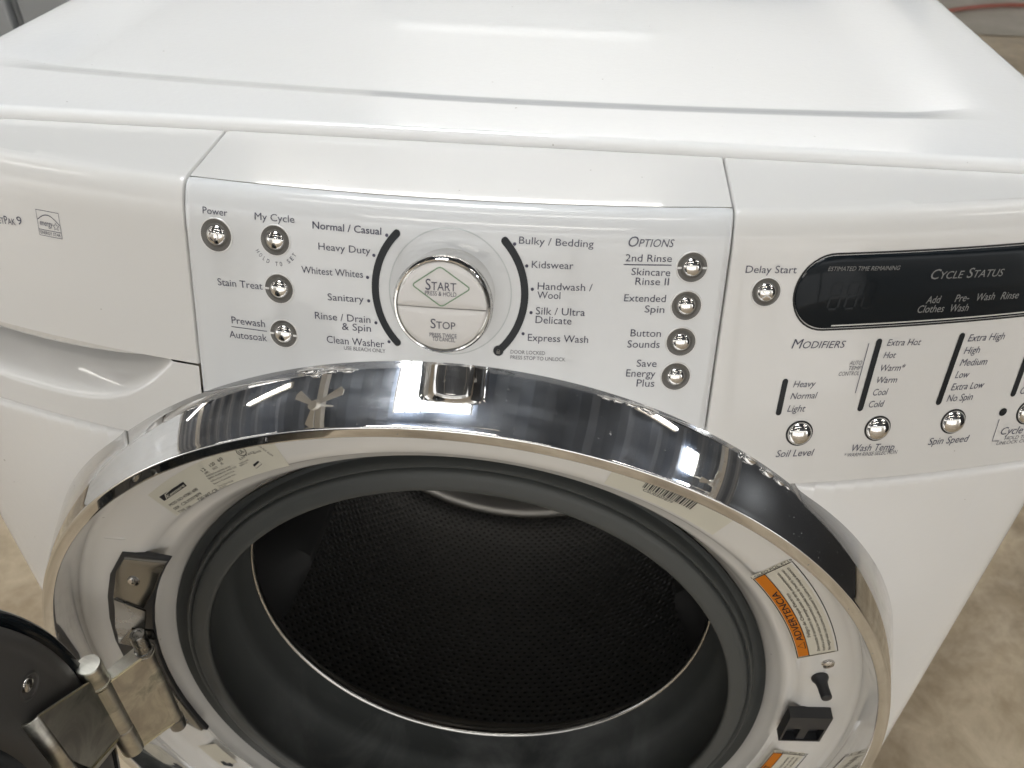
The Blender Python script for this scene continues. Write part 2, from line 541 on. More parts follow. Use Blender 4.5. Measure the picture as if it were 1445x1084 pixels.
bmesh.ops.remove_doubles(bm, verts=bm.verts, dist=1e-6)
bm.verts.index_update()
mesh_obj('lower_front_panel', [v.co.copy() for v in bm.verts], [[v.index for v in f.verts] for f in bm.faces], M['enamel'], W, sharp=40)
bm.free()

# --- dark backing inside the seams of the console
mb = MB()
V = []
rows = [(0.1400, 0.3745), (0.090, 0.3735), (0.0815, 0.3720)] + [(gz(z) + 0.0035, z) for z in (0.35, 0.32, 0.29, 0.26, 0.2390, 0.2330)]
cols = [-0.335 + 0.67 * i / 60 for i in range(61)]
for gy, z in rows:
    for x in cols:
        wgt = 1.0 if z < 0.373 else 0.5
        V.append((x, min(gy + 0.5 * x * x * wgt + 0.002, 0.15), z))
Fk = grid_faces(len(rows), len(cols))
Fk = [f for f in Fk if not all((V[i][0] ** 2 + V[i][2] ** 2) < 0.29 ** 2 for i in f) and not (sum(V[i][0] for i in f) / 4 < -0.145 and 0.240 < sum(V[i][2] for i in f) / 4 < 0.300)]
mb.add(V, Fk)
mb.build('console_backing', M['seam'], W)

# --- console panels: one profile from the lid seam over the top edge and down the face
LEDGE = []
for i in range(9):
    t = i / 8
    LEDGE.append((0.1398 + (0.0784 - 0.1398) * t, 0.3790 + (0.3770 - 0.3790) * t, t * 0.95))
CURVE = [(0.0776, 0.37695, 0.98), (0.0764, 0.37675, 1.0), (gz(0.3764), 0.37640, 1.0)] + [(gz(z), z, 1.0) for z in (0.3760, 0.3752, 0.3740, 0.3722, 0.3700, 0.3675, 0.3650, 0.3620, 0.3580)]
def clear_circle(x, r=0.2985):
    return sqrt(max(0.0, r * r - x * x))
def console_rows(x, parts_, zend, nface=26):
    """list of (gy, z, weight) for column x"""
    out = []
    if 'ledge' in parts_: out += LEDGE
    if 'curve' in parts_: out += CURVE
    if 'face' in parts_:
        z0 = 0.3580 if 'curve' in parts_ else parts_['z0'] if isinstance(parts_, dict) else 0.358
        for i in range(1, nface + 1):
            z = z0 + (zend - z0) * i / nface
            out.append((gz(z), z, 1.0))
    return out
def console_patch(name, x0, x1, parts_, zend_f, material, step=0.004, edge=0.0012, chamfer=None, extra=None, end_flange=True, flange0=True):
    n = max(2, int((x1 - x0) / step))
    colsx = [(x0, 0.007), (x0, 0.0016), (x0 + 0.0003, 0.0006), (x0 + 0.0008, 0.0001)]
    if chamfer: colsx += [(x0 + chamfer[0] * t, chamfer[1] * (1 - t)) for t in (0.35, 0.7, 1.0)]
    colsx += [(x0 + 0.004 + (x1 - x0 - 0.008) * i / n, 0.0) for i in range(n + 1)]
    if chamfer: colsx += [(x1 - chamfer[0] * t, chamfer[1] * (1 - t)) for t in (1.0, 0.7, 0.35)]
    colsx += [(x1 - 0.0008, 0.0001), (x1 - 0.0003, 0.0006), (x1, 0.0016), (x1, 0.007)]
    if not chamfer: colsx = [c_ for c_ in colsx]
    cols_pts = []
    for x, dy in colsx:
        ze = zend_f(x)
        pr = console_rows(x, parts_, ze)
        pts = []
        for k, (gy, z, w_) in enumerate(pr):
            y = gy + 0.5 * x * x * w_ * (1.0 if w_ >= 1 else 1.0)
            d = Vector((0, 1, -0.31)).normalized() if z < 0.372 else (Vector((0, 0.4, -1)).normalized() if w_ < 1 else Vector((0, 0.8, -0.7)).normalized())
            p = Vector((x, y, z)) + d * dy
            if extra: p = extra(p)
            pts.append(p)
        if end_flange:   # roll the lower edge inwards
            l = pts[-1]
            pts += [l + Vector((0, 0.0008, -0.0005)), l + Vector((0, 0.003, -0.0006)), l + Vector((0, 0.009, -0.0004))]
        if flange0:
            l = pts[0]
            pts = [l + (Vector((0, 0.002, -0.006)) if 'ledge' in parts_ else Vector((0, 0.001, -0.005)))] + pts
        cols_pts.append(pts)
    nr = len(cols_pts[0]); nc = len(cols_pts)
    V = [cols_pts[c][r] for r in range(nr) for c in range(nc)]
    return mesh_obj(name, V, grid_faces(nr, nc), material, W, sharp=38)

SEAM = 0.1348
# centre: narrow top cap and the glossy control panel under it
console_patch('console_top_cap', -SEAM + 0.0003, SEAM - 0.0003, ('ledge',), lambda x: 0.37, M['plastic'])
panel = console_patch('control_panel', -SEAM + 0.0003, SEAM - 0.0003, ('curve', 'face'), lambda x: max(0.240, clear_circle(x)), M['panel'], chamfer=(0.0032, 0.0007), flange0=True)
# right console panel, one piece from the lid to its lower seam
ZB = 0.2391
console_patch('console_end_panel', SEAM + 0.0003, HW - 0.0012, ('ledge', 'curve', 'face'), lambda x: max(ZB, clear_circle(x)), M['plastic'])
# left: detergent drawer front
ZD = 0.2864
drawer = console_patch('detergent_drawer', -HW + 0.0012, -SEAM - 0.0003, ('ledge', 'curve', 'face'), lambda x: ZD, M['plastic'])
# drawer pull lip hanging under the drawer's lower edge
nc = 50; V = []
for j, (dyy, dzf) in enumerate([(0.0010, 0.0), (0.0012, 0.3), (0.0014, 0.6), (0.0019, 0.85), (0.0030, 1.0), (0.0070, 1.0), (0.0100, 0.6)]):
    for i in range(nc + 1):
        x = -0.3200 + (0.1625) * i / nc
        s_ = max(0.0, 1 - (abs(x + 0.239) / 0.0812) ** 2.2)
        z = ZD - 0.0002 - 0.0070 * s_ * dzf
        V.append((x, gz(ZD) + 0.5 * x * x + dyy, z))
mesh_obj('drawer_pull_lip', V, grid_faces(7, nc + 1), M['plastic'], drawer)
# handle strip below the drawer with its scooped grip
def scoop_low(x):
    return 0.2528 + (0.2852 - 0.2528) * min(1.0, (abs(x + 0.239) / 0.0884)) ** 3.2
nc = 110; nr = 44; V = []
z_hi = 0.2853
xsx = [-HW + 0.0015 + (-SEAM - 0.0003 + HW - 0.0015) * i / nc for i in range(nc + 1)]
for r in range(nr + 5):
    for x in xsx:
        zlo = max(ZB, clear_circle(x))
        zlo = min(zlo, z_hi - 0.0005)
        if r <= nr:
            z = z_hi + (zlo - z_hi) * r / nr
            y = front(x, z).y
            zl = scoop_low(x); hgt_ = z_hi - zl
            if z > zl and hgt_ > 1e-5:
                t = (z - zl) / (0.2852 - 0.2528)
                y += 0.060 * (t ** 1.35)
                if r == 0: y += 0.0
            V.append((x, y, z))
        else:
            k = r - nr
            y = front(x, zlo).y
            V.append((x, y + (0.0008, 0.003, 0.006, 0.009)[k - 1], zlo - (0.0005, 0.0006, 0.0006, 0.0006)[k - 1]))
mesh_obj('grip_strip', V, grid_faces(nr + 5, nc + 1), M['plastic'], W, sharp=50)

# --- lid with a faint raised field
def lid_h(x, y):
    h = 0.3850
    ex = (abs(x) - (HW - 0.010)) / 0.010
    if ex > 0: h -= 0.010 * (1 - sqrt(max(0, 1 - ex * ex)))
    ey = (0.1452 - y) / 0.0048
    if ey > 0: h -= 0.0052 * (1 - sqrt(max(0.0, 1 - min(1.0, ey) ** 2)))
    cy0 = 0.1845 + 0.16 * x * x + 0.02 * max(0, -x)
    dyf = y - cy0
    q_ = min(1.0, max(0.0, dyf / 0.0190)); q_ = 0.8 * q_ + 0.2 * q_ * q_ * (3 - 2 * q_)
    side = smooth(0.0, 0.060, 0.312 - abs(x + 0.012))
    h -= 0.0036 * q_ * side
    return h
lx = sorted(set([round(-HW + 2 * HW * i / 90, 5) for i in range(91)] + [s_ * (HW - q) for s_ in (-1, 1) for q in (0.0002, 0.0006, 0.0012, 0.002, 0.003, 0.0045, 0.0065, 0.0085)] + [s_ * (0.262 + 0.0015 * i) for s_ in (-1, 1) for i in range(26)]))
ly = [0.1404, 0.14045, 0.1406, 0.1409, 0.1413, 0.1419, 0.1426, 0.1434, 0.1443, 0.1452, 0.1465, 0.148, 0.150, 0.152, 0.154, 0.156, 0.160, 0.166, 0.172] + [0.178 + 0.0013 * i for i in range(46)] + [0.245 + 0.015 * i for i in range(1, 34)] + [0.745, 0.75]
V = []
for j, y in enumerate(ly):
    for x in lx:
        h = lid_h(x, y)
        if j == 0: h -= 0.006
        V.append((x, y, h))
F = grid_faces(len(ly), len(lx))
nV = len(V)
for sgn, ci in ((-1, 0), (1, len(lx) - 1)):   # side skirts
    k = len(V)
    for j in range(len(ly)):
        p = V[j * len(lx) + ci]
        V.append((p[0], p[1], 0.3705))
    for j in range(len(ly) - 1):
        F.append((j * len(lx) + ci, (j + 1) * len(lx) + ci, k + j + 1, k + j))
mesh_obj('lid', V, F, M['enamel'], W, sharp=45)

# --- chrome ring round the door opening
SEG = 288
def base_y(x, z):
    z_ = max(z, -0.55)
    return front(x, z_).y + 0.004
prof = []
def outer(a, s):
    r = 0.2903 + 0.0137 * s + 0.0026 * s * (1 - s)
    X = r * cos(a); Z = r * sin(a)
    y0 = 0.22 * X * X + 0.03 * Z
    yb_ = base_y(X, Z)
    bul = 0.0
    return Vector(((r + bul) * cos(a), y0 + 0.0015 + (yb_ - y0) * s, (r + bul) * sin(a)))
rows = []
for s_ in (1.0, 0.92, 0.84, 0.76, 0.68, 0.6, 0.52, 0.44, 0.36, 0.28, 0.2, 0.12, 0.05, 0.0):
    rows.append([outer(2 * pi * i / SEG, s_) for i in range(SEG)])
for r, y in ((0.2901, 0.0009), (0.2898, 0.0004), (0.2893, 0.0001), (0.2888, 0.0001), (0.2884, 0.00016), (0.2870, 0.00038), (0.2855, 0.00062), (0.2840, 0.00086), (0.2832, 0.0010), (0.2828, 0.0013), (0.2825, 0.0022), (0.2823, 0.0036), (0.2812, 0.0120), (0.2802, 0.0200), (0.2793, 0.0270), (0.2788, 0.0310)):
    rows.append([ring_pt(2 * pi * i / SEG, r, y) for i in range(SEG)])
def loop_mesh(name, rows, material, parent, sharp=38, uv=False):
    n = len(rows[0]); V = [p for r in rows for p in r]; F = []
    for j in range(len(rows) - 1):
        for i in range(n):
            k = (i + 1) % n
            F.append((j * n + i, j * n + k, (j + 1) * n + k, (j + 1) * n + i))
    return mesh_obj(name, V, F, material, parent, sharp=sharp)
loop_mesh('chrome_door_ring', rows, M['chrome'], W, sharp=50)

# --- white recessed door frame
rows = [[ring_pt(2 * pi * i / SEG, r, y, k, t, zc) for i in range(SEG)] for r, y, k, t, zc in DISH]
frame = loop_mesh('door_frame', rows, M['frame_white'], W, sharp=60)
# pressed rib on the left of the frame
mb = MB()
pts = [dish(x, z, 0.0) for x, z in ((-0.2530, 0.1000), (-0.2440, 0.0990), (-0.2330, 0.0978), (-0.2230, 0.0965))]
mb.tube([p + Vector((0, 0.0010, 0)) for p in [dish(-0.2560 + 0.0036 * i, 0.1322 + 0.0004 * i) for i in range(12)]], [0.0006] + [0.0018] * 10 + [0.0006], 10)
mb.build('pressed_rib', M['frame_white'], frame)

# --- rubber bellows
GK = [(0.2226, 0.0630), (0.2218, 0.0640), (0.2195, 0.0672), (0.2168, 0.0690), (0.2150, 0.0690), (0.2143, 0.0650), (0.2136, 0.0608), (0.2126, 0.0596), (0.2114, 0.0600), (0.2108, 0.0622), (0.2100, 0.0625), (0.2094, 0.0598),
      (0.2082, 0.0582), (0.2050, 0.0572), (0.2000, 0.0560), (0.1972, 0.0556), (0.1960, 0.0562), (0.1954, 0.0578), (0.1962, 0.0604), (0.1990, 0.0650), (0.2022, 0.0720), (0.2042, 0.0820),
      (0.2046, 0.0920), (0.2036, 0.1010), (0.2010, 0.1090), (0.1990, 0.1140), (0.1984, 0.1190), (0.1980, 0.1270), (0.1968, 0.1350), (0.1955, 0.1400), (0.1950, 0.1450)]
def tub_pt(a, r, y):
    zc = -0.0156 if y < 0.075 else -0.0156 - 0.0055 * min(1, (y - 0.075) / 0.068) - 0.084 * max(0.0, y - 0.1435)
    X = r * cos(a); Z = r * sin(a)
    return Vector((X, y + Z * 0.084, zc + Z))
rows = [[tub_pt(2 * pi * i / 224, r, y) for i in range(224)] for r, y in GK]
loop_mesh('rubber_gasket', rows, M['rubber'], W, sharp=60)

# --- drum
LIP = [(0.1958, 0.1462), (0.1950, 0.1430), (0.1938, 0.1420), (0.1926, 0.1426), (0.1920, 0.1445), (0.1922, 0.1475), (0.1935, 0.1500)]
rows = [[tub_pt(2 * pi * i / 224, r, y) for i in range(224)] for r, y in LIP]
def drum_mesh(name, prof, material, n, parent):
    V = []; F = []; UV = []
    for j, (r, y, vv) in enumerate(prof):
        for i in range(n + 1):
            V.append(tub_pt(2 * pi * i / n, r, y)); UV.append((i / n, vv))
    for j in range(len(prof) - 1):
        for i in range(n):
            F.append((j * (n + 1) + i, (j + 1) * (n + 1) + i, (j + 1) * (n + 1) + i + 1, j * (n + 1) + i + 1))
    return mesh_obj(name, V, F, material, parent, uvs=UV, sharp=60)
drum = drum_mesh('drum', [(0.2535, 0.196, 0.0)] + [(0.2535, 0.196 + 0.316 * i / 10, i / 10) for i in range(1, 11)], M['drum'], 200, W)
drum_mesh('drum_front_wall', [(0.1935, 0.1500, 0), (0.2000, 0.1560, 0), (0.2340, 0.1660, 0), (0.2440, 0.1700, 0), (0.2490, 0.1760, 0), (0.2500, 0.1830, 0), (0.2520, 0.1870, 0), (0.2545, 0.1900, 0), (0.2545, 0.1965, 0)], M['drum_plain'], 200, drum)
drum_mesh('drum_back_wall', [(0.2535, 0.5120, 0), (0.2500, 0.5170, 0), (0.2430, 0.5190, 0), (0.1900, 0.5170, 0), (0.1850, 0.5110, 0), (0.0700, 0.5080, 0), (0.0650, 0.5000, 0), (0.0010, 0.4980, 0)], M['drum_plain'], 128, drum)
loop_mesh('drum_rolled_lip', rows, M['drum_lip'], drum, sharp=60)
for ang in (205, 333, 91):
    a0 = radians(ang); V = []
    for j in range(13):
        y = 0.205 + 0.290 * j / 12
        e = min(1.0, min(j, 12 - j) / 2.0)
        for i in range(11):
            s_ = (i - 5) / 5
            r = 0.2540 - 0.046 * e * (1 - abs(s_) ** 1.7)
            V.append(tub_pt(a0 + s_ * 0.17, r, y))
    mesh_obj('baffle', V, grid_faces(13, 11), M['baffle'], drum)
# ------------------------------------------------------------------ printed legends on the console (x, z of baseline ends, capital height)
OFF = 0.00022
face = lambda u, v: front(u, v, OFF)
LEG = [
('Power',-0.1244,0.3641,-0.1112,0.3641,0.0030,''),
('My Cycle',-0.0969,0.3641,-0.0764,0.3644,0.0031,''),
('Normal / Casual',-0.0673,0.3628,-0.0329,0.3626,0.0031,'b'),
('Heavy Duty',-0.0646,0.3532,-0.0384,0.3532,0.0033,''),
('Whitest Whites',-0.0739,0.3411,-0.0424,0.3416,0.0034,''),
('Sanitary',-0.0609,0.3290,-0.0423,0.3295,0.0034,''),
('Rinse / Drain',-0.0680,0.3190,-0.0391,0.3196,0.0035,''),
('& Spin',-0.0540,0.3149,-0.0389,0.3152,0.0035,''),
('Clean Washer',-0.0623,0.3074,-0.0322,0.3078,0.0036,''),
('USE BLEACH ONLY',-0.0533,0.3047,-0.0316,0.3051,0.0019,'t'),
('Stain Treat',-0.1195,0.3299,-0.0951,0.3306,0.0035,''),
('Prewash',-0.1136,0.3112,-0.0952,0.3115,0.0036,''),
('Autosoak',-0.1155,0.3036,-0.0946,0.3043,0.0036,''),
('Bulky / Bedding',0.0337,0.3625,0.0692,0.3620,0.0031,''),
('Kidswear',0.0404,0.3516,0.0604,0.3517,0.0033,''),
('Handwash /',0.0438,0.3415,0.0703,0.3416,0.0034,''),
('Wool',0.0439,0.3372,0.0551,0.3373,0.0034,''),
('Silk / Ultra',0.0436,0.3295,0.0677,0.3295,0.0035,''),
('Delicate',0.0437,0.3252,0.0614,0.3251,0.0035,''),
('Express Wash',0.0404,0.3162,0.0703,0.3162,0.0035,''),
('DOOR LOCKED',0.0321,0.3094,0.0494,0.3094,0.0018,'t'),
('PRESS STOP TO UNLOCK',0.0321,0.3066,0.0597,0.3066,0.0018,'t'),
('Options',0.0856,0.3627,0.1073,0.3628,0.0044,'si'),
('2nd Rinse',0.0849,0.3560,0.1070,0.3560,0.0033,''),
('Skincare',0.0883,0.3497,0.1070,0.3494,0.0033,''),
('Rinse II',0.0907,0.3451,0.1068,0.3450,0.0034,''),
('Extended',0.0861,0.3371,0.1063,0.3370,0.0034,''),
('Spin',0.0966,0.3319,0.1062,0.3317,0.0034,''),
('Button',0.0909,0.3200,0.1059,0.3199,0.0035,''),
('Sounds',0.0899,0.3144,0.1059,0.3144,0.0036,''),
('Save',0.0955,0.3047,0.1055,0.3047,0.0036,''),
('Energy',0.0907,0.2996,0.1054,0.2994,0.0037,''),
('Plus',0.0965,0.2945,0.1055,0.2944,0.0037,''),
('Delay Start',0.1431,0.3509,0.1680,0.3503,0.0034,''),
('Modifiers',0.1721,0.3133,0.1996,0.3126,0.0047,'si'),
('Heavy',0.1766,0.2930,0.1882,0.2928,0.0034,'i'),
('Normal',0.1763,0.2867,0.1902,0.2866,0.0034,'i'),
('Light',0.1758,0.2800,0.1853,0.2797,0.0035,'i'),
('Soil Level',0.1741,0.2550,0.1945,0.2549,0.0038,'i'),
('AUTO',0.2039,0.3035,0.2103,0.3033,0.0021,'it'),
('TEMP',0.2039,0.3008,0.2105,0.3005,0.0021,'it'),
('CONTROL',0.1993,0.2980,0.2101,0.2978,0.0021,'it'),
('Extra Hot',0.2214,0.3124,0.2394,0.3116,0.0033,'i'),
('Hot',0.2210,0.3060,0.2275,0.3057,0.0033,'i'),
('Warm*',0.2209,0.2992,0.2340,0.2986,0.0034,'i'),
('Warm',0.2203,0.2929,0.2312,0.2924,0.0034,'i'),
('Cool',0.2198,0.2863,0.2277,0.2862,0.0035,'i'),
('Cold',0.2190,0.2799,0.2271,0.2798,0.0035,'i'),
('Wash Temp',0.2148,0.2558,0.2385,0.2547,0.0039,'i'),
('* WARM RINSE SELECTION',0.2114,0.2528,0.2409,0.2524,0.0021,'it'),
('Extra High',0.2648,0.3114,0.2851,0.3107,0.0036,'i'),
('High',0.2644,0.3049,0.2731,0.3047,0.0036,'i'),
('Medium',0.2638,0.2986,0.2790,0.2979,0.0037,'i'),
('Low',0.2630,0.2922,0.2707,0.2918,0.0037,'i'),
('Extra Low',0.2625,0.2856,0.2809,0.2852,0.0037,'i'),
('No Spin',0.2617,0.2795,0.2762,0.2791,0.0038,'i'),
('Spin Speed',0.2574,0.2557,0.2806,0.2551,0.0039,'i'),
('Off',0.3035,0.2791,0.3104,0.2789,0.0039,'i'),
('Cycle Signal',0.2988,0.2567,0.3279,0.2548,0.0042,'i'),
('HOLD TO LOCK /',0.3022,0.2533,0.3275,0.2520,0.0019,'it'),
('UNLOCK CONTROLS',0.2982,0.2508,0.3282,0.2498,0.0019,'it'),
('Estimated Time Remaining',0.1830,0.3516,0.2190,0.3507,0.0020,'Dit'),
('Cycle Status',0.2358,0.3453,0.2741,0.3443,0.0047,'Dsi'),
('Add',0.2364,0.3334,0.2440,0.3333,0.0035,'Di'),
('Clothes',0.2330,0.3290,0.2469,0.3286,0.0036,'Di'),
('Pre-',0.2515,0.3331,0.2590,0.3332,0.0036,'Di'),
('Wash',0.2503,0.3284,0.2599,0.3281,0.0036,'Di'),
('Wash',0.2631,0.3329,0.2727,0.3328,0.0036,'Di'),
('Rinse',0.2761,0.3326,0.2858,0.3323,0.0036,'Di'),
('Spin',0.2891,0.3323,0.2972,0.3321,0.0036,'Di'),
('QuietPak',-0.2560,0.3413,-0.2373,0.3428,0.0042,'s'),
('9',-0.2360,0.3434,-0.2328,0.3436,0.0041,''),
]
DZ = 0.0012                       # the display glass stands 1.2 mm proud
dface = lambda u, v: front(u, v, DZ + OFF)
console_right = [o for o in W.children if o.name.startswith('console_end_panel')][0]
drawer_o = drawer
# black display pill
def outline(p, q, w, n=14): return stadium(p, q, w, n)
def raised(name, pts2, h, material, parent, bev=0.0006, off=0.0):
    """thin plate of a given 2-D outline lying on the bowed front, with a bevelled rim"""
    cx = sum(p[0] for p in pts2) / len(pts2); cz_ = sum(p[1] for p in pts2) / len(pts2)
    n = len(pts2); V = []
    def inset(k):
        out = []
        for i, p in enumerate(pts2):
            a = Vector(pts2[i - 1]); b_ = Vector(pts2[(i + 1) % n]); t = (b_ - a)
            t = t.normalized() if t.length > 1e-9 else Vector((1, 0)); nn = Vector((-t.y, t.x))
            out.append(Vector(p) + nn * k)
        return out
    levels = [(0.0, -0.0006), (0.0, h - bev), (bev * 0.4, h - bev * 0.3), (bev, h)]
    for k, hh in levels:
        V += [front(q.x, q.y, hh + off) for q in inset(k)]
    F = []
    for j in range(len(levels) - 1):
        for i in range(n):
            F.append((j * n + i, j * n + (i + 1) % n, (j + 1) * n + (i + 1) % n, (j + 1) * n + i))
    # fill the top with a strip grid so that it follows the bow
    top = [Vector(q) for q in inset(bev)]
    base = 3 * n
    F += [tuple(base + i for i in range(n))] if max(p[0] for p in pts2) - min(p[0] for p in pts2) < 0.03 else []
    if not F[-1][0] == base or len(F[-1]) != n:
        # outline is a horizontal stadium: pair the points of upper and lower sides
        idx = sorted(range(n), key=lambda i: top[i].x)
        up = sorted([i for i in range(n) if top[i].y >= cz_], key=lambda i: top[i].x)
        lo = sorted([i for i in range(n) if top[i].y < cz_], key=lambda i: top[i].x)
        for k in range(min(len(up), len(lo)) - 1):
            F.append((base + up[k], base + lo[k], base + lo[k + 1], base + up[k + 1]))
    return mesh_obj(name, V, F, material, parent, sharp=30)
zc_, rr_ = 0.3405, 0.0176
left = [(0.1868 + rr_ * cos(a), zc_ + rr_ * sin(a)) for a in [pi / 2 + pi * i / 20 for i in range(21)]]
bottom = [(0.1868 + (0.318 - 0.1868) * i / 26, zc_ - rr_) for i in range(1, 27)]
right = [(0.318 + rr_ * cos(a), zc_ + rr_ * sin(a)) for a in [-pi / 2 + pi * i / 20 for i in range(1, 20)]]
topl = [(0.318 - (0.318 - 0.1868) * i / 26, zc_ + rr_) for i in range(0, 26)]
pill = left + bottom + right + topl
disp = raised('status_display', pill, DZ, M['display'], W, bev=0.0010)
pil2 = [(0.2525 + (x - 0.2525) * 1.0055, zc_ + (z - zc_) * 1.045) for x, z in pill]
v, f = ribbon(lambda u, w_: front(u, w_, 0.0002), pil2, 0.0009, True)
mesh_obj('display_gap', v, f, M['dark_gap'], disp, smooth=False)
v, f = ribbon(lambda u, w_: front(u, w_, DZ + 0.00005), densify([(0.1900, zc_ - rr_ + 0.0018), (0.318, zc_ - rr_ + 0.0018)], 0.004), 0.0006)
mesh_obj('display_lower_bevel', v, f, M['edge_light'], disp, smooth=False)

for s, x0, z0, x1, z1, h, st in LEG:
    if 'D' in st:
        if s.startswith('Estimated'): s = s.upper()
        legend(dface, s, (x0, z0), (x1, z1), h, st, M['ink_display'], disp)
    else:
        par = panel if -0.134 < (x0 + x1) / 2 < 0.134 else (console_right if x0 > 0 else drawer_o)
        legend(face, s, (x0, z0), (x1, z1), h, st, M['ink_light'] if 't' in st else M['ink'], par)

# seven-segment digits behind the smoked glass
def seg7(x, z, w, h, th=0.0011, sl=0.12):
    V = []; F = []
    def S(a, b_):
        a = (x + a[0] * w + a[1] * h * sl, z + a[1] * h); b_ = (x + b_[0] * w + b_[1] * h * sl, z + b_[1] * h)
        v, f = ribbon(dface, [a, b_], th); k = len(V); V.extend(v); F.extend([tuple(i + k for i in q) for q in f])
    for a, b_ in (((.12, 0), (.88, 0)), ((.12, .5), (.88, .5)), ((.12, 1), (.88, 1)), ((0, .06), (0, .44)), ((0, .56), (0, .94)), ((1, .06), (1, .44)), ((1, .56), (1, .94))): S(a, b_)
    return V, F
for i, x in enumerate((0.1860, 0.1945, 0.2030)):
    v, f = seg7(x, 0.3330, 0.0052, 0.0125)
    mesh_obj('unlit_digit', v, f, M['ink_ghost'], disp, smooth=False)

# lines, dots and arcs printed on the panel
def stroke(pts, w, material, parent, name='printed_line', closed=False, mapf=None, step=0.003):
    P = densify(pts, step) if not closed else [Vector(p) for p in pts]
    v, f = ribbon(mapf or face, P, w, closed)
    return mesh_obj(name, v, f, material, parent, smooth=False)
stroke([(-0.1140, 0.3095), (-0.0944, 0.3095)], 0.0004, M['ink'], panel)
stroke([(0.0842, 0.3545), (0.1071, 0.3545)], 0.0005, M['ink'], panel)
stroke([(0.2118, 0.3142), (0.2102, 0.2883)], 0.0004, M['ink'], console_right)
stroke([(0.2957, 0.2659), (0.2951, 0.2536), (0.2992, 0.2531)], 0.0004, M['ink'], console_right)
for p in [(-0.0302, 0.3626), (-0.0367, 0.3528), (-0.0401, 0.342), (-0.0398, 0.3306), (-0.0363, 0.32), (-0.0297, 0.311), (0.0317, 0.3622), (0.038, 0.3524), (0.0413, 0.3415), (0.0413, 0.3302), (0.0379, 0.3196)]:
    v, f = disc2(face, p, 0.0008)
    mesh_obj('cycle_dot', v, f, M['ink'], panel, smooth=False)
KC = (0.0010, 0.3374)
def slot_obj(name, pts, w, parent):
    P = densify(pts, 0.002)
    v, f = ribbon(lambda u, q: front(u, q, 0.0003), P, w)
    for e, d in ((P[0], P[0] - P[1]), (P[-1], P[-1] - P[-2])):
        a = atan2(d.y, d.x); k = len(v)
        v += [front(e.x + w / 2 * cos(a + pi * (t / 8 - 0.5)), e.y + w / 2 * sin(a + pi * (t / 8 - 0.5)), 0.0003) for t in range(9)]
        f.append(tuple(range(k, k + 9)))
    return mesh_obj(name, v, f, M['slot'], parent, smooth=False)
slot_obj('indicator_arc', arc2(KC, 0.0373, radians(135), radians(225), 30), 0.0036, panel)
slot_obj('indicator_arc', arc2(KC, 0.0368, radians(45), radians(-46), 30), 0.0036, panel)
v, f = disc2(lambda u, q: front(u, q, 0.0005), (0.0260, 0.3106), 0.0026)
lockd = mesh_obj('door_lock_lamp', v, f, M['slot'], panel, smooth=False)
mb = MB()
mk = lambda u, q: front(u, q, 0.0007)
mb.add(*ribbon(mk, [(0.0260 - 0.0009, 0.3098), (0.0260 + 0.0009, 0.3098)], 0.0015))
mb.add(*ribbon(mk, arc2((0.0260, 0.3106), 0.0007, 0, pi, 8), 0.00035))
mb.build('padlock_symbol', M['bezel'], lockd, smooth=False)
for a, b_, w in (((0.1721, 0.2963), (0.1715, 0.2797), 0.0029), ((0.217, 0.3148), (0.2147, 0.2798), 0.0031), ((0.261, 0.3147), (0.2574, 0.2797), 0.0031), ((0.3018, 0.3062), (0.2996, 0.2798), 0.0031)):
    slot_obj('indicator_slot', [a, b_], w, console_right)
v, f = disc2(lambda u, q: front(u, q, 0.0003), (0.2966, 0.2700), 0.0022)
mesh_obj('signal_lamp', v, f, M['slot'], console_right, smooth=False)
# shallow ring pressed into the panel round the knob
for r0 in (0.0292, 0.0302):
    v, f = ribbon(lambda u, q: front(u, q, 0.0001), arc2(KC, r0, 0, 2 * pi, 72)[:-1], 0.0006, True)
    mesh_obj('knob_groove', v, f, M['clear_edge'] if r0 > 0.03 else M['panel'], panel, smooth=True)
# energy mark on the drawer
mb = MB()
e0 = Vector((-0.2224, 0.3404)); ew, eh = 0.0140, 0.0128
E_ = lambda a, b_: (e0.x + a * ew, e0.y + b_ * eh)
mb.add(*ribbon(face, [E_(0, 0), E_(1, 0), E_(1, 1), E_(0, 1)], 0.00035, True))
mb.add(*ribbon(face, [E_(0, 0.235), E_(1, 0.235)], 0.0003))
mb.add(*ribbon(face, [E_(0.02 + 0.96 * t, 0.62 + 0.25 * sin(pi * t) - 0.10 * t * t) for t in [i / 16 for i in range(17)]], 0.0004))
star = [(0.80 + (0.15 if i % 2 == 0 else 0.065) * cos(pi / 2 + i * pi / 5), 0.44 + (0.16 if i % 2 == 0 else 0.07) * sin(pi / 2 + i * pi / 5)) for i in range(10)]
mb.add(*ribbon(face, [E_(*p) for p in star], 0.0003, True))
mb.add(*lettering_mesh(face, "energy", E_(0.10, 0.40), E_(0.66, 0.40), 0.0030, 'i'))
mb.add(*lettering_mesh(face, "ENERGY STAR", E_(0.06, 0.06), E_(0.94, 0.06), 0.0016, 't'))
mb.build('energy_mark', M['ink'], drawer_o, smooth=False)

# curved legend under the second button
mb = MB()
txt = "HOLD TO SET"
bc = (-0.0868, 0.3553)
for i, ch in enumerate(txt):
    if ch == ' ': continue
    a = radians(-148 + 116 * i / (len(txt) - 1)); R_ = 0.0122
    c0 = Vector((bc[0] + R_ * cos(a), bc[1] + R_ * sin(a))); t = Vector((-sin(a), cos(a)))
    wch = 0.0013 if ch not in 'IL' else 0.0008
    mb.add(*lettering_mesh(face, ch, c0 - t * wch / 2, c0 + t * wch / 2, 0.0020, ''))
mb.build('curved_lettering', M['ink'], panel, smooth=False)

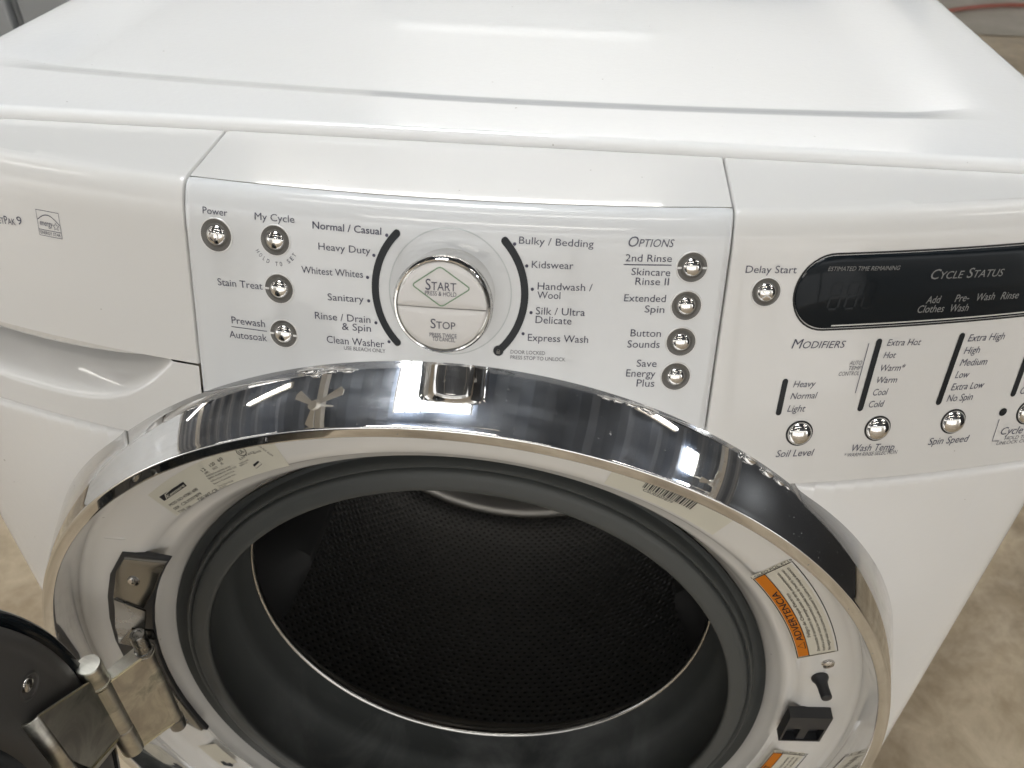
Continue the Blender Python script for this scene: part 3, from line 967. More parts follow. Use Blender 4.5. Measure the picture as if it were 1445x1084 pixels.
# buttons
def dome_profile(r, h, n=9):
    return [(r * 1.0, -0.0005)] + [(r * cos(pi / 2 * i / n), h * sin(pi / 2 * i / n)) for i in range(n)] + [(0.00001, h)]
def button(x, z, r, rb, label, h=None):
    o0 = front(x, z); nrm = front_normal(x, z)
    mb = MB(); mb.lathe(o0, nrm, dome_profile(r, h or r * 0.62), 36)
    b_ = mb.build('push_button', M['button_chrome'], W)
    if label: b_['label'] = label
    if rb:
        mb = MB(); mb.lathe(o0, nrm, [(rb + 0.0006, 0.0), (rb + 0.0003, 0.0005), (rb - 0.0001, 0.0004)], 48, False)
        mb.build('button_rim', M['halo'], b_)
        mb = MB(); mb.lathe(o0, nrm, [(rb - 0.0001, 0.0004), (rb - 0.0009, 0.0003), (r + 0.0009, 0.0001), (r + 0.0004, 0.0006), (r - 0.0002, 0.0008)], 48, False)
        mb.build('button_bezel', M['bezel'], b_)
    else:
        mb = MB(); mb.lathe(o0, nrm, [(r + 0.0007, 0.0001), (r + 0.0007, 0.0002), (r - 0.0004, 0.0003)], 48, False)
        mb.build('button_gap', M['dark_gap'], b_)
    return b_
pw = button(-0.1180, 0.3545, 0.0053, 0.0083, 'power button, largest chrome button at the upper left')
mb = MB()
nr_ = front_normal(-0.118, 0.3545)
mb.lathe(front(-0.118, 0.3545) + nr_ * 0.0029, nr_, [(0.0027, 0.0), (0.0026, 0.0006), (0.0022, 0.0007), (0.0021, 0.0002)], 32, False)
mb.build('power_symbol_ring', M['screw'], pw)
button(-0.0868, 0.3553, 0.0049, 0.0075, 'button under My Cycle')
button(-0.0863, 0.3319, 0.0049, 0.0075, 'button beside Stain Treat')
button(-0.0853, 0.3093, 0.0050, 0.0073, 'button beside Prewash and Autosoak')
for x, z, lab in ((0.1171, 0.3535, 'button beside 2nd Rinse'), (0.1166, 0.3352, 'button beside Extended Spin'), (0.1162, 0.3174, 'button beside Button Sounds'), (0.1157, 0.2998, 'button beside Save Energy Plus')):
    button(x, z, 0.0047, 0.0073, lab)
dlb = button(0.1547, 0.3415, 0.0049, 0.0071, 'button under Delay Start')
mb = MB()
for s_ in (-1, 1):
    mb.add(*ribbon(lambda u, q: front(u, q, 0.0032), [(0.1547 - 0.0024, 0.3417 - s_ * 0.0017), (0.1547 + 0.0024, 0.3417 + s_ * 0.0017)], 0.0004))
mb.build('crossed_highlight', M['halo'], dlb, smooth=False)  # crossed highlight lines drawn as pale strips over the dome
for x, lab in ((0.1845, 'button under Soil Level slot'), (0.2266, 'button over Wash Temp'), (0.2686, 'button over Spin Speed'), (0.3120, 'button over Cycle Signal')):
    button(x, 0.2678, 0.0066, 0, lab, 0.0042)
for x, z in ((-0.0863 - 0.0062, 0.3319), (-0.0853 - 0.0062, 0.3093), (-0.0853 + 0.0062, 0.3093), (0.1171 - 0.0060, 0.3535), (0.1171 + 0.0060, 0.3535)):
    mb = MB(); mb.add(*ribbon(lambda u, q: front(u, q, 0.0007), [(x - 0.0010, z), (x + 0.0010, z)], 0.0010))
    mb.build('bezel_light', M['halo'], panel, smooth=False)

# start / stop knob
kn = front_normal(KC[0], KC[1]); ko = front(*KC)
ku = Vector((1, 0, 0)); ku = (ku - kn * ku.dot(kn)).normalized(); kw = kn.cross(ku) * -1
if kw.z < 0: kw = -kw
mb = MB()
mb.lathe(ko, kn, [(0.0224, -0.001), (0.0222, 0.0010), (0.0226, 0.0080), (0.0235, 0.0170), (0.0237, 0.0205), (0.0231, 0.0228), (0.0223, 0.0238), (0.0216, 0.0236), (0.0214, 0.0226), (0.0214, 0.0200)], 96, True)
knob = mb.build('start_stop_knob', M['button_chrome'], W, sharp=60)
KS = 0.0211 / 64.0
def kmap(h):
    return lambda u, v: ko + kn * (h + 0.0006 * (1 - min(1, (u * u + v * v) / (0.0211 ** 2)))) + ku * u + kw * v
def half(name, sgn, label):
    V = []; F = []; R_ = 0.0210; cut = -2 * KS + sgn * 0.00022
    n = 40; m_ = 10
    a_ = math.asin(cut / R_)
    angs = [a_ + (pi - 2 * a_) * i / n for i in range(n + 1)] if sgn > 0 else [pi - a_ + (pi + 2 * a_) * i / n for i in range(n + 1)]
    for j in range(m_ + 1):
        t = j / m_
        for a in angs:
            px, pz = R_ * cos(a), R_ * sin(a)
            q = Vector((px, cut)) .lerp(Vector((px, pz)), t)
            e = min((R_ - q.length) / 0.0010, abs(q.y - cut) / 0.0007)
            drop = 0.0 if e >= 1 else 0.0006 * (1 - sqrt(max(0, 1 - (1 - max(0, e)) ** 2)))
            V.append(kmap(0.0240 - drop)(q.x, q.y))
    F = grid_faces(m_ + 1, n + 1)
    k = len(V)
    ring_ = [m_ * (n + 1) + i for i in range(n + 1)] + [i for i in range(n, -1, -1)]
    for i in ring_: V.append(tuple(Vector(V[i]) - kn * 0.004))
    L_ = len(ring_)
    for i in range(L_):
        F.append((ring_[i], ring_[(i + 1) % L_], k + (i + 1) % L_, k + i))
    o = mesh_obj(name, V, F, M['face'], knob, sharp=50)
    if label: o['label'] = label
    return o
st_ = half('start_button', 1, 'upper half button reading START')
sp_ = half('stop_button', -1, 'lower half button reading STOP')
km = kmap(0.02422)
def kt(s, u0, u1, v, cap, st, par, m_=None):
    # lettering printed on the knob face joins the knob's own print
    Vv, Ff = lettering_mesh(km, s, (u0 * KS, v * KS), (u1 * KS, v * KS), cap * KS, st)
    return Vv, Ff
mb = MB()
for s, u0, u1, v, cap, st in (("Start", -23, 20.2, 23.9, 15.5, 's'), ("PRESS & HOLD", -23.5, 20.7, 16.2, 6.3, ''), ("Stop", -15.4, 20, -31.9, 14, 's'), ("PRESS TWICE", -16.8, 22.2, -44.8, 6, ''), ("TO CANCEL", -12.8, 19.8, -50.9, 6, '')):
    mb.add(*kt(s, u0, u1, v, cap, st, None))
mb.build('knob_lettering', M['ink'], knob, smooth=False)
dm = [Vector((-3.0, 58)), Vector((40.5, 28.9)), Vector((0.0, 0.5)), Vector((-42.5, 29.5))]
pts = []
for i in range(4):
    p = dm[i]; a = (dm[i - 1] - p).normalized(); b_ = (dm[(i + 1) % 4] - p).normalized(); r = 5.5
    for t in [q / 6 for q in range(7)]:
        pts.append(((p + a * r) * (1 - t) ** 2 + p * 2 * t * (1 - t) + (p + b_ * r) * t * t) * KS)
v, f = ribbon(km, pts, 1.7 * KS, True)
mesh_obj('green_diamond', v, f, M['green'], knob, smooth=False)

# ------------------------------------------------------------------ labels, latch and hinge on the white door frame
dp = dish_polar(0.0002)
def sector_label(name, a0, a1, r0, r1, material, parent, off=0.0002, n=24, rc=0.0):
    f0 = dish_polar(off); V = []
    for j in range(5):
        for i in range(n + 1):
            V.append(f0(a0 + (a1 - a0) * i / n, r0 + (r1 - r0) * j / 4))
    return mesh_obj(name, V, grid_faces(5, n + 1), material, parent)
dxy = lambda u, v: dish(u, v, 0.00045)
# cream rating plate, upper left
plate = sector_label('rating_label', radians(136.2), radians(112.6), 0.2415, 0.2665, M['label_cream'], frame)
lg = [(-0.1824, 0.1824), (-0.1796, 0.1795), (-0.161, 0.196), (-0.1627, 0.199)]
v = [dxy(*p) for p in lg]
logo = mesh_obj('maker_logo_panel', v, [(0, 1, 2, 3)], M['ink_black'], plate, smooth=False)
dx2 = lambda u, v: dish(u, v, 0.0007)
mb = MB()
A_ = Vector(lg[1]); B_ = Vector(lg[2]); N_ = (Vector(lg[0]) - A_); E2 = (B_ - A_)
P_ = lambda a, b_: A_ + E2 * a + N_ * b_
mb.add(*lettering_mesh(dx2, "Kenmore", P_(0.20, 0.10), P_(0.97, 0.14), 0.0020, 'bi'))
mb.add(*ribbon(dx2, [P_(0.14 + 0.10 * t, 0.1 + 0.75 * t) for t in (0, .25, .5, .75, 1)], 0.0007))
mb.add(*ribbon(dx2, [P_(0.24 + 0.60 * t, 0.78 + 0.20 * sin(pi * t * 0.8)) for t in [i / 8 for i in range(9)]], 0.0005))
mb.build('maker_logo_print', M['label_cream'], plate, smooth=False)
mb = MB()
rows_ = [("MOD NO 47081 600", (-0.1763, 0.1754), (-0.1542, 0.1939), 0.0019), ("SER  CSU0307879", (-0.1742, 0.1725), (-0.1524, 0.1905), 0.0019), ("TYPE 199 -", (-0.1717, 0.1703), (-0.1605, 0.1787), 0.0018),
 ("720 WT-CR", (-0.1558, 0.1835), (-0.1407, 0.1956), 0.0023), ("12", (-0.1477, 0.2094), (-0.1453, 0.212), 0.0021), ("120", (-0.1415, 0.2145), (-0.1382, 0.2175), 0.0021), ("60", (-0.1357, 0.2194), (-0.1326, 0.222), 0.0021),
 ("AMPS", (-0.1467, 0.2075), (-0.1436, 0.2100), 0.0014), ("VOLTS", (-0.1408, 0.2121), (-0.1374, 0.2147), 0.0014), ("HZ", (-0.1345, 0.2175), (-0.1332, 0.2185), 0.0014),
 ("ELECTRICAL RATING 60 HZ", (-0.1462, 0.2057), (-0.1291, 0.2167), 0.0010), ("SEARS, ROEBUCK AND CO.", (-0.1455, 0.2039), (-0.1252, 0.2172), 0.0010), ("Hoffman Estates, IL 60179 U.S.A.", (-0.1441, 0.202), (-0.1273, 0.2135), 0.0010),
 ("Sears Canada Inc.", (-0.1428, 0.2002), (-0.1267, 0.2112), 0.0010), ("Toronto, Ontario M5B 2B8", (-0.1404, 0.1987), (-0.1298, 0.2051), 0.0010), ("Made in Germany", (-0.1399, 0.1972), (-0.1349, 0.2009), 0.0009),
 ("LISTED", (-0.1221, 0.2234), (-0.1123, 0.2307), 0.0011), ("WASHING MACHINE", (-0.1233, 0.2195), (-0.1168, 0.224), 0.0009), ("RESIDENTIAL", (-0.1231, 0.218), (-0.1179, 0.2218), 0.0009), ("W10 PDC ELUM", (-0.1101, 0.2364), (-0.1022, 0.229), 0.0013), ("461970", (-0.1130, 0.2290), (-0.1080, 0.2318), 0.0012)]
for s, p, q, h in rows_: mb.add(*lettering_mesh(dxy, s, p, q, h, ''))
uc = (-0.1204, 0.2300)
mb.add(*ribbon(dxy, arc2(uc, 0.0030, 0, 2 * pi, 28)[:-1], 0.00045, True))
e = Vector((0.765, 0.643)); nn = Vector((-0.643, 0.765))
mb.add(*lettering_mesh(dxy, "UL", Vector(uc) - e * 0.0018 - nn * 0.0012, Vector(uc) + e * 0.0018 - nn * 0.0012, 0.0024, 'b'))
mb.build('rating_print', M['ink_black'], plate, smooth=False)
mb = MB()
es_ = [(-0.115, 0.2205), (-0.1135, 0.218), (-0.1094, 0.2221), (-0.1113, 0.2242)]
mb.add(*ribbon(dxy, es_, 0.0003, True))
a_, b2, c2_, d2 = [Vector(p) for p in es_]
mb.add([dxy(*a_), dxy(*(a_.lerp(b2, 0.5))), dxy(*(d2.lerp(c2_, 0.35))), dxy(*d2)], [(0, 1, 2, 3)])
mb.build('small_mark', M['ink_black'], plate, smooth=False)
# barcode label, upper right
bl = sector_label('barcode_label', radians(69.5), radians(51.8), 0.2445, 0.2660, M['label_cream'], frame)
mb = MB()
random.seed(3)
a = 64.9
for w_ in (0.12, 0.24, 0.12, 0.30, 0.12, 0.20, 0.34, 0.12, 0.22, 0.14, 0.30, 0.12, 0.34, 0.20, 0.12, 0.16, 0.30, 0.14, 0.36, 0.12, 0.22, 0.30, 0.14, 0.26):
    if a < 57.6: break
    f0 = dish_polar(0.00045)
    mb.add([f0(radians(a), 0.2520), f0(radians(a - w_ * 0.7), 0.2520), f0(radians(a - w_ * 0.7), 0.2585), f0(radians(a), 0.2585)], [(0, 1, 2, 3)])
    a -= w_ * 0.7 + random.choice((0.10, 0.16, 0.22))
fb = lambda u, v: dish_polar(0.00045)(radians(64.6) - u / 0.25, v)
mb.add(*lettering_mesh(fb, "CSU0307879", (0, 0.2498), (0.0195, 0.2498), 0.0018, 't'))
mb.build('barcode_print', M['ink_black'], bl, smooth=False)
# orange warning label, right; letters run up along the arc with their tops inwards
def warning(name, a_bot, a_top, r0, r1, head, body, stamp, mirror=False):
    lab = sector_label(name, a_bot - 0.006, a_top + 0.012, r0 - 0.0008, r1 + 0.0008, M['label'], frame)
    rin, rb = r0 + 0.0006, r0 + 0.0075
    o = sector_label('orange_band', a_bot + 0.003, a_top - 0.003, rin, rb, M['orange'], lab, 0.0004)
    f1 = dish_polar(0.0006)
    mb = MB()
    pol = lambda u, v: (u, v)
    k = 20; A1, A0 = a_top, a_bot
    per = [(A0 + (A1 - A0) * i / k, r0) for i in range(k + 1)] + [(A1, r0 + (r1 - r0) * i / 6) for i in range(1, 6)] + [(A1 - (A1 - A0) * i / k, r1) for i in range(k + 1)] + [(A0, r1 - (r1 - r0) * i / 6) for i in range(1, 6)]
    def rib(pts, w, closed):
        P = [Vector((r * cos(a_), r * sin(a_))) for a_, r in pts]
        return ribbon(lambda u, v: dish(u, v, 0.0006), P, w, closed)
    mb.add(*rib(per, 0.0006, True))
    mb.add(*rib([(A0 + (A1 - A0) * i / k, rb) for i in range(k + 1)], 0.0005, False))
    def line(s, sa, ea, r, h, st=''):
        # u along increasing angle, v towards the centre
        rm = r
        g = lambda u, v: f1(u / rm, rm - v)
        return lettering_mesh(g, s, (sa * rm, 0), (ea * rm, 0), h, st)
    L_ = A1 - A0
    mb.add(*line(head, A0 + L_ * 0.20, A0 + L_ * 0.80, rb - 0.0013, 0.0042, 'b'))
    tri = [(A0 + L_ * 0.10, rb - 0.0013), (A0 + L_ * 0.18, rb - 0.0013), (A0 + L_ * 0.14, rin + 0.0012)]
    mb.add(*rib(tri, 0.0008, True))
    r = rb + 0.0038
    for s, fa, fb_, h in body:
        mb.add(*line(s, A0 + L_ * fa, A0 + L_ * fb_, r, h))
        r += 0.00345
    # date stamp across the upper end
    if stamp:
        g = lambda u, v: f1(A1 + 0.0035 + v / 0.25, r0 + u)
        mb.add(*lettering_mesh(g, stamp, (-0.0005, 0.0), (r1 - r0 + 0.0006, 0.0), 0.0018, 't'))
    mb.build('warning_print', M['ink_black'], lab, smooth=False)
    return lab
warning('warning_label', radians(18.6), radians(40.4), 0.2390, 0.2648, "ADVERTENCIA", [("Peligro de Choque Electrico", 0.22, 0.74, 0.0020), ("Desconecte el suministro de energia antes de darle mantenimiento.", 0.04, 0.96, 0.0019),
    ("Vuelva a colocar todos los componentes y paneles antes de hacerlo funcionar.", 0.03, 0.97, 0.0019), ("No seguir estas instrucciones puede ocasionar la muerte o choque electrico.", 0.03, 0.97, 0.0019)], "1 OLEO POL 6T19")
warning('warning_label', radians(-32.0), radians(-10.2), 0.2390, 0.2650, "AVERTISSEMENT", [("Risque de choc electrique", 0.22, 0.74, 0.0020), ("Deconnecter la source de courant avant l'entretien.", 0.04, 0.96, 0.0019),
    ("Replacer tous les composants et panneaux avant de faire la remise en marche.", 0.03, 0.97, 0.0019), ("Le non-respect de ces instructions peut causer un choc electrique.", 0.03, 0.97, 0.0019)], "1 OLEO POL 6T19")
# small hot-surface label, lower left
lab = sector_label('flame_label', radians(-145.0), radians(-152.0), 0.2270 + 0.008, 0.2560, M['label'], frame)
mb = MB()
mb.add([dish(x, z, 0.0005) for x, z in ((-0.2090, -0.1390), (-0.2060, -0.1370), (-0.2030, -0.1395), (-0.2000, -0.1375), (-0.1975, -0.1400), (-0.1990, -0.1440), (-0.2070, -0.1440))], [tuple(range(7))])
mb.build('flame_symbol', M['ink_black'], lab, smooth=False)

def screw_head(p, nrm, r, parent, name='screw'):
    mb = MB(); mb.lathe(p, nrm, [(r, -0.0005), (r, 0.0004), (r * 0.86, r * 0.36), (r * 0.5, r * 0.52), (r * 0.22, r * 0.56), (r * 0.18, r * 0.25), (0.00001, r * 0.20)], 28)
    o = mb.build(name, M['screw'], parent)
    mb = MB(); mb.lathe(Vector(p) + Vector(nrm).normalized() * r * 0.10, nrm, [(r * 1.25, 0.0), (r * 1.05, 0.0002)], 24, False)
    return o
NY = Vector((0.1, -1, 0.03)).normalized()
def pol(a, r, off=0.0): return dish(r * cos(radians(a)), r * sin(radians(a)), off)
screw_head(pol(15.7, 0.2578), NY, 0.0044, frame)
# rubber bumper peg
p = pol(12.3, 0.2524); nrm = Vector((0.10, -1, 0.03)).normalized()
mb = MB(); mb.lathe(p, nrm, [(0.0058, 0.0), (0.0058, 0.0012), (0.0052, 0.0022), (0.0040, 0.0044), (0.0037, 0.0080), (0.0037, 0.0150), (0.0034, 0.0158), (0.0024, 0.0162), (0.0001, 0.0162)], 32)
mb.build('bumper_peg', M['black_plastic'], frame)
# latch strike box: a hood with an open lower mouth
mb = MB()
a_ = radians(1.0)
c_ = pol(0.2, 0.2475); ex = Vector((1, 0.10, -0.035)).normalized(); ez = Vector((0.05, 0.0, 1)).normalized(); ey = Vector((0, -1, 0))
def bxx(u0, u1, v0, v1, w0, w1):
    P = [c_ + ex * u + ez * v + ey * w for u, v, w in ((u0, v0, w0), (u1, v0, w0), (u1, v1, w0), (u0, v1, w0), (u0, v0, w1), (u1, v0, w1), (u1, v1, w1), (u0, v1, w1))]
    mb.add(P, [(0, 1, 2, 3), (7, 6, 5, 4), (0, 4, 5, 1), (1, 5, 6, 2), (2, 6, 7, 3), (3, 7, 4, 0)])
bxx(-0.0150, 0.0150, 0.0150, 0.0170, -0.001, 0.0080)     # roof
bxx(-0.0150, -0.0134, -0.0150, 0.0150, -0.001, 0.0080)
bxx(0.0134, 0.0150, -0.0150, 0.0150, -0.001, 0.0080)
bxx(-0.0134, 0.0134, -0.0150, -0.0136, -0.001, 0.0080)
bxx(-0.0134, 0.0134, -0.0136, 0.0150, -0.002, 0.0010)    # floor
bxx(-0.0030, 0.0030, -0.0136, 0.0150, 0.0010, 0.0070)    # middle web
bxx(-0.0134, 0.0134, 0.0020, 0.0150, 0.0066, 0.0080)     # hood over the upper half
mb.build('latch_housing', M['black_plastic'], frame, sharp=30)
# small pale block on the inner ring wall, lower right
mb = MB(); q = ring_pt(radians(-13.5), 0.2795, 0.016)
mb.box(-0.0022, 0.0022, -0.006, 0.008, -0.009, 0.009, 0.001)
Rm = Matrix.Rotation(radians(-13.5), 3, 'Y').inverted()
mb.v = [tuple(Matrix.Rotation(radians(13.5), 3, 'Y') @ Vector(v_) + q) for v_ in mb.v]
mb.build('ring_clip', M['halo'], frame)

# --- hinge cover plate: follows the gasket, black plastic, with bevelled rim
def plate_on_dish(name, pts, h, material, parent, bev=0.0012):
    n = len(pts); P2 = [Vector(p) for p in pts]; V = []
    ar = sum(P2[i].x * P2[(i + 1) % n].y - P2[(i + 1) % n].x * P2[i].y for i in range(n)); sg = 1 if ar > 0 else -1
    def ins(k):
        out = []
        for i in range(n):
            t = (P2[(i + 1) % n] - P2[i - 1]).normalized(); out.append(P2[i] + Vector((-t.y, t.x)) * k * sg)
        return out
    lv = [(0, -0.0015), (0, h - bev), (bev * 0.35, h - bev * 0.3), (bev, h)]
    for k, hh in lv: V += [dish(q.x, q.y, hh) for q in ins(k)]
    F = [(j * n + i, j * n + (i + 1) % n, (j + 1) * n + (i + 1) % n, (j + 1) * n + i) for j in range(3) for i in range(n)]
    F.append(tuple(3 * n + i for i in range(n)))
    return mesh_obj(name, V, F, material, parent, sharp=30)
PX = lambda a, r: (r * cos(radians(a)), r * sin(radians(a)))
inner = [PX(a, 0.2262 if a < 160 else 0.2262) for a in (146.5, 150, 154, 158, 163, 168, 173, 178, 183, 188, 193, 198)]
outr = [PX(202.6, 0.2262), PX(201.5, 0.2370), PX(198, 0.2460), PX(192, 0.2550), PX(184, 0.2590), PX(176, 0.2605), PX(170, 0.2605), PX(164, 0.2600), PX(158, 0.2592), PX(151.3, 0.2556), PX(148.5, 0.2400)]
hc = plate_on_dish('hinge_cover', inner + outr, 0.0022, M['black_plastic'], frame)
# steel bracket: plate with screw, stepped strap down to the pin
HB = []
mb = MB()
top = [PX(147.0, 0.2275), PX(151.4, 0.2525), PX(155.5, 0.2550), PX(163.0, 0.2545), PX(162.8, 0.2320), PX(156, 0.2268), PX(151, 0.2268)]
brk = plate_on_dish('hinge_bracket', top, 0.0046, M['bracket'], frame, 0.0012)
A_top = Vector((-0.2061, 0.0100, 0.0880))
def strap(L, R_, thick, name, material, parent):
    """ribbon of plate between matching left and right points"""
    V = []; n = len(L)
    for i in range(n):
        l, r = Vector(L[i]), Vector(R_[i])
        t = (Vector(L[min(i + 1, n - 1)]) + Vector(R_[min(i + 1, n - 1)]) - Vector(L[max(i - 1, 0)]) - Vector(R_[max(i - 1, 0)])).normalized()
        nn = t.cross((r - l).normalized()).normalized() * thick
        V += [l, r, r + nn, l + nn]
    F = []
    for i in range(n - 1):
        a = i * 4; b_ = a + 4
        F += [(a, a + 1, b_ + 1, b_), (a + 1, a + 2, b_ + 2, b_ + 1), (a + 2, a + 3, b_ + 3, b_ + 2), (a + 3, a, b_, b_ + 3)]
    F += [(0, 3, 2, 1), ((n - 1) * 4, (n - 1) * 4 + 1, (n - 1) * 4 + 2, (n - 1) * 4 + 3)]
    return mesh_obj(name, V, F, material, parent, sharp=28)
def dl(a, r, o): return pol(a, r, o)
L_ = [dl(162.8, 0.2530, 0.0044), dl(164.4, 0.2512, 0.0062), dl(167.5, 0.2485, 0.0120), dl(170.0, 0.2450, 0.0180), Vector((-0.2160, 0.0180, 0.0800)), Vector((-0.2115, 0.0185, 0.0720))]
R_ = [dl(162.8, 0.2300, 0.0044), dl(164.4, 0.2290, 0.0062), dl(166.5, 0.2275, 0.0120), dl(169.0, 0.2255, 0.0180), Vector((-0.2010, 0.0180, 0.0800)), Vector((-0.2010, 0.0185, 0.0720))]
strap(L_, R_, 0.0016, 'hinge_strap', M['bracket'], brk)
screw_head(pol(155.6, 0.2416, 0.0047), NY, 0.0042, brk)
tri = [PX(187.5, 0.2300), PX(202.0, 0.2290), PX(201.5, 0.2330), PX(197.5, 0.2440), PX(192.5, 0.2440)]
lowb = plate_on_dish('hinge_foot', tri, 0.0040, M['steel'], frame, 0.0008)
screw_head(pol(198.3, 0.2370, 0.0042), NY, 0.0034, lowb)

# --- double hinge: axis A at the frame, axis B at the door
hinge = None
Ax, Ay = -0.2061, 0.0100
Bx, By = -0.2262, -0.0150
mb = MB()
mb.lathe((Ax, Ay, -0.0260), (0, 0, 1), [(0.0058, 0.0), (0.0058, 0.0110), (0.0036, 0.0112), (0.0036, 0.0949), (0.0060, 0.0950), (0.0060, 0.0970), (0.0052, 0.0974), (0.0052, 0.1130), (0.0046, 0.1142), (0.0030, 0.1144), (0.0026, 0.1136), (0.0001, 0.1138)], 28)
pinA = mb.build('hinge_pin', M['steel'], W, sharp=30)
mb = MB(); mb.lathe((Ax, Ay, -0.0150), (0, 0, 1), [(0.0050, 0.0), (0.0050, 0.0840)], 28)
mb.lathe((Ax, Ay, 0.0665), (0, 0, 1), [(0.0050, 0.0), (0.0066, 0.0), (0.0066, 0.0022), (0.0050, 0.0026)], 28)
# plate between the two axes: a box with flanges top and bottom
dAB = Vector((Bx - Ax, By - Ay, 0)); nAB = Vector((dAB.y, -dAB.x, 0)).normalized()
if nAB.x < 0: nAB = -nAB
def P3(t, s_, z): return Vector((Ax, Ay, 0)) + dAB * t + nAB * s_ + Vector((0, 0, z))
arm_poly = [P3(0.02, 0.0040, -0.0150), P3(1.02, 0.0040, -0.0150), P3(1.02, 0.0040, 0.0660), P3(0.02, 0.0040, 0.0690)]
mb.slab(arm_poly, -nAB, 0.0018)
mb.slab([P3(0.0, 0.0040, 0.0690), P3(0.0, -0.0065, 0.0690), P3(0.55, -0.0050, 0.0675), P3(1.02, -0.0030, 0.0660), P3(1.02, 0.0040, 0.0660)], (0, 0, 1), 0.0016)
mb.slab([P3(0.0, 0.0040, -0.0150), P3(0.0, -0.0065, -0.0150), P3(1.02, -0.0030, -0.0150), P3(1.02, 0.0040, -0.0150)], (0, 0, -1), 0.0016)
arm = mb.build('hinge_arm', M['bronze'], W, sharp=28)
mb = MB()
for a, b_ in ((arm_poly[2], arm_poly[3]), (arm_poly[1], arm_poly[2]), (arm_poly[0], arm_poly[1])):
    mb.tube([Vector(a) + nAB * 0.0001, Vector(b_) + nAB * 0.0001], 0.00055, 8)
mb.build('worn_edge', M['brass_edge'], arm)
mb = MB()
mb.lathe((Bx, By, 0.0150), (0, 0, 1), [(0.0076, 0.0), (0.0076, 0.0520)], 28)
mb.lathe((Bx, By, -0.0150), (0, 0, 1), [(0.0078, 0.0), (0.0078, 0.0285), (0.0072, 0.0290)], 28)
mb.build('hinge_barrel', M['bronze'], W, sharp=30)

# --- the door, swung open to the left and towards the viewer
door = None
DX = -0.2300
DC = Vector((DX, -0.2710, 0.0620))
mb = MB()
mb.lathe(DC, (1, 0, 0), [(0.0001, -0.030), (0.110, -0.030), (0.200, -0.024), (0.240, -0.016), (0.2560, -0.0110), (0.2590, -0.0070), (0.2592, -0.0035), (0.2575, -0.0012), (0.2545, -0.0006), (0.2525, -0.0030), (0.2500, -0.0035)], 160, True, ref=(0, 0, 1))
door = mb.build('door', M['display'], W, sharp=45)
door['label'] = 'round door swung wide open, its dark rim and grey inner face showing'
mb = MB()
mb.lathe(DC, (1, 0, 0), [(0.2505, -0.006), (0.2505, -0.0008), (0.2490, 0.0004), (0.2440, 0.0012), (0.2415, 0.0006), (0.2380, 0.0000), (0.2050, 0.0000), (0.1960, -0.0015), (0.1900, -0.0080), (0.1880, -0.0140)], 160, False, ref=(0, 0, 1))
mb.build('door_inner_panel', M['grey_door'], door, sharp=45)
mb = MB()
mb.lathe(DC, (1, 0, 0), [(0.1885, -0.0140), (0.1850, -0.0080), (0.1780, 0.0200), (0.1600, 0.0550), (0.1200, 0.0750), (0.0500, 0.0820), (0.0001, 0.0830)], 128, False, ref=(0, 0, 1))
bowl = mb.build('door_glass', M['door_glass'], door, sharp=60)
mb2 = MB()
sc = Vector((DX, -0.0534, 0.1283))
mb2.lathe(sc + Vector((0.0003, 0.001, -0.003)), (1, 0, 0), [(0.0088, 0.0), (0.0075, 0.0005), (0.0056, -0.0010), (0.0052, -0.0012)], 32, False)
mb2.build('screw_well', M['grey_door'], door)
screw_head(sc, Vector((1, 0, 0)), 0.0046, door)
# hinge plate on the door: barrel stub, flat leaf and bent-back end
mb = MB()
mb.lathe((Bx, By, 0.0690), (0, 0, 1), [(0.0084, 0.0), (0.0084, 0.0015), (0.0078, 0.0018), (0.0078, 0.0190), (0.0072, 0.0200), (0.0001, 0.0202)], 28)
leafx = -0.2232
lp = [(leafx, By, 0.0690), (leafx, -0.0240, 0.0830), (leafx, -0.0620, 0.1120), (leafx, -0.0600, 0.0560), (leafx, -0.0520, 0.0300), (leafx, -0.0260, 0.0165), (leafx, By, 0.0120)]
mb.slab(lp, (-1, 0, 0), 0.0018)
leaf = mb.build('door_hinge_leaf', M['bronze'], door, sharp=28)
# bent-back end, a quarter roll along the left edge
V = []
edge0 = Vector((leafx, -0.0620, 0.1120)); edge1 = Vector((leafx, -0.0600, 0.0560)); edge2 = Vector((leafx, -0.0585, -0.0200))
for e_ in (edge0, edge1, edge2):
    for k in range(9):
        an = pi / 2 * k / 8
        V.append(e_ + Vector((-0.0075 * (1 - cos(an)), -0.0075 * sin(an), 0)))
o = mesh_obj('leaf_bend', V, grid_faces(3, 9), M['bronze'], leaf, sharp=60)
so = o.modifiers.new('thickness', 'SOLIDIFY'); so.thickness = 0.0016
mb = MB()
mb.tube([(leafx + 0.0002, -0.0240, 0.0830), (leafx + 0.0002, -0.0620, 0.1120)], 0.0006, 8)
mb.tube([(leafx + 0.0002, -0.0260, 0.0165), (leafx + 0.0002, -0.0520, 0.0300)], 0.0008, 8)
mb.build('leaf_worn_edge', M['brass_edge'], leaf)
mb = MB()
mb.slab([(leafx, -0.0520, 0.0290), (leafx, -0.0260, 0.0155), (leafx - 0.004, -0.0255, 0.0060), (leafx - 0.004, -0.0560, 0.0200)], (-1, 0, 0), 0.0016)
mb.build('leaf_lower_flange', M['bronze'], leaf, sharp=28)
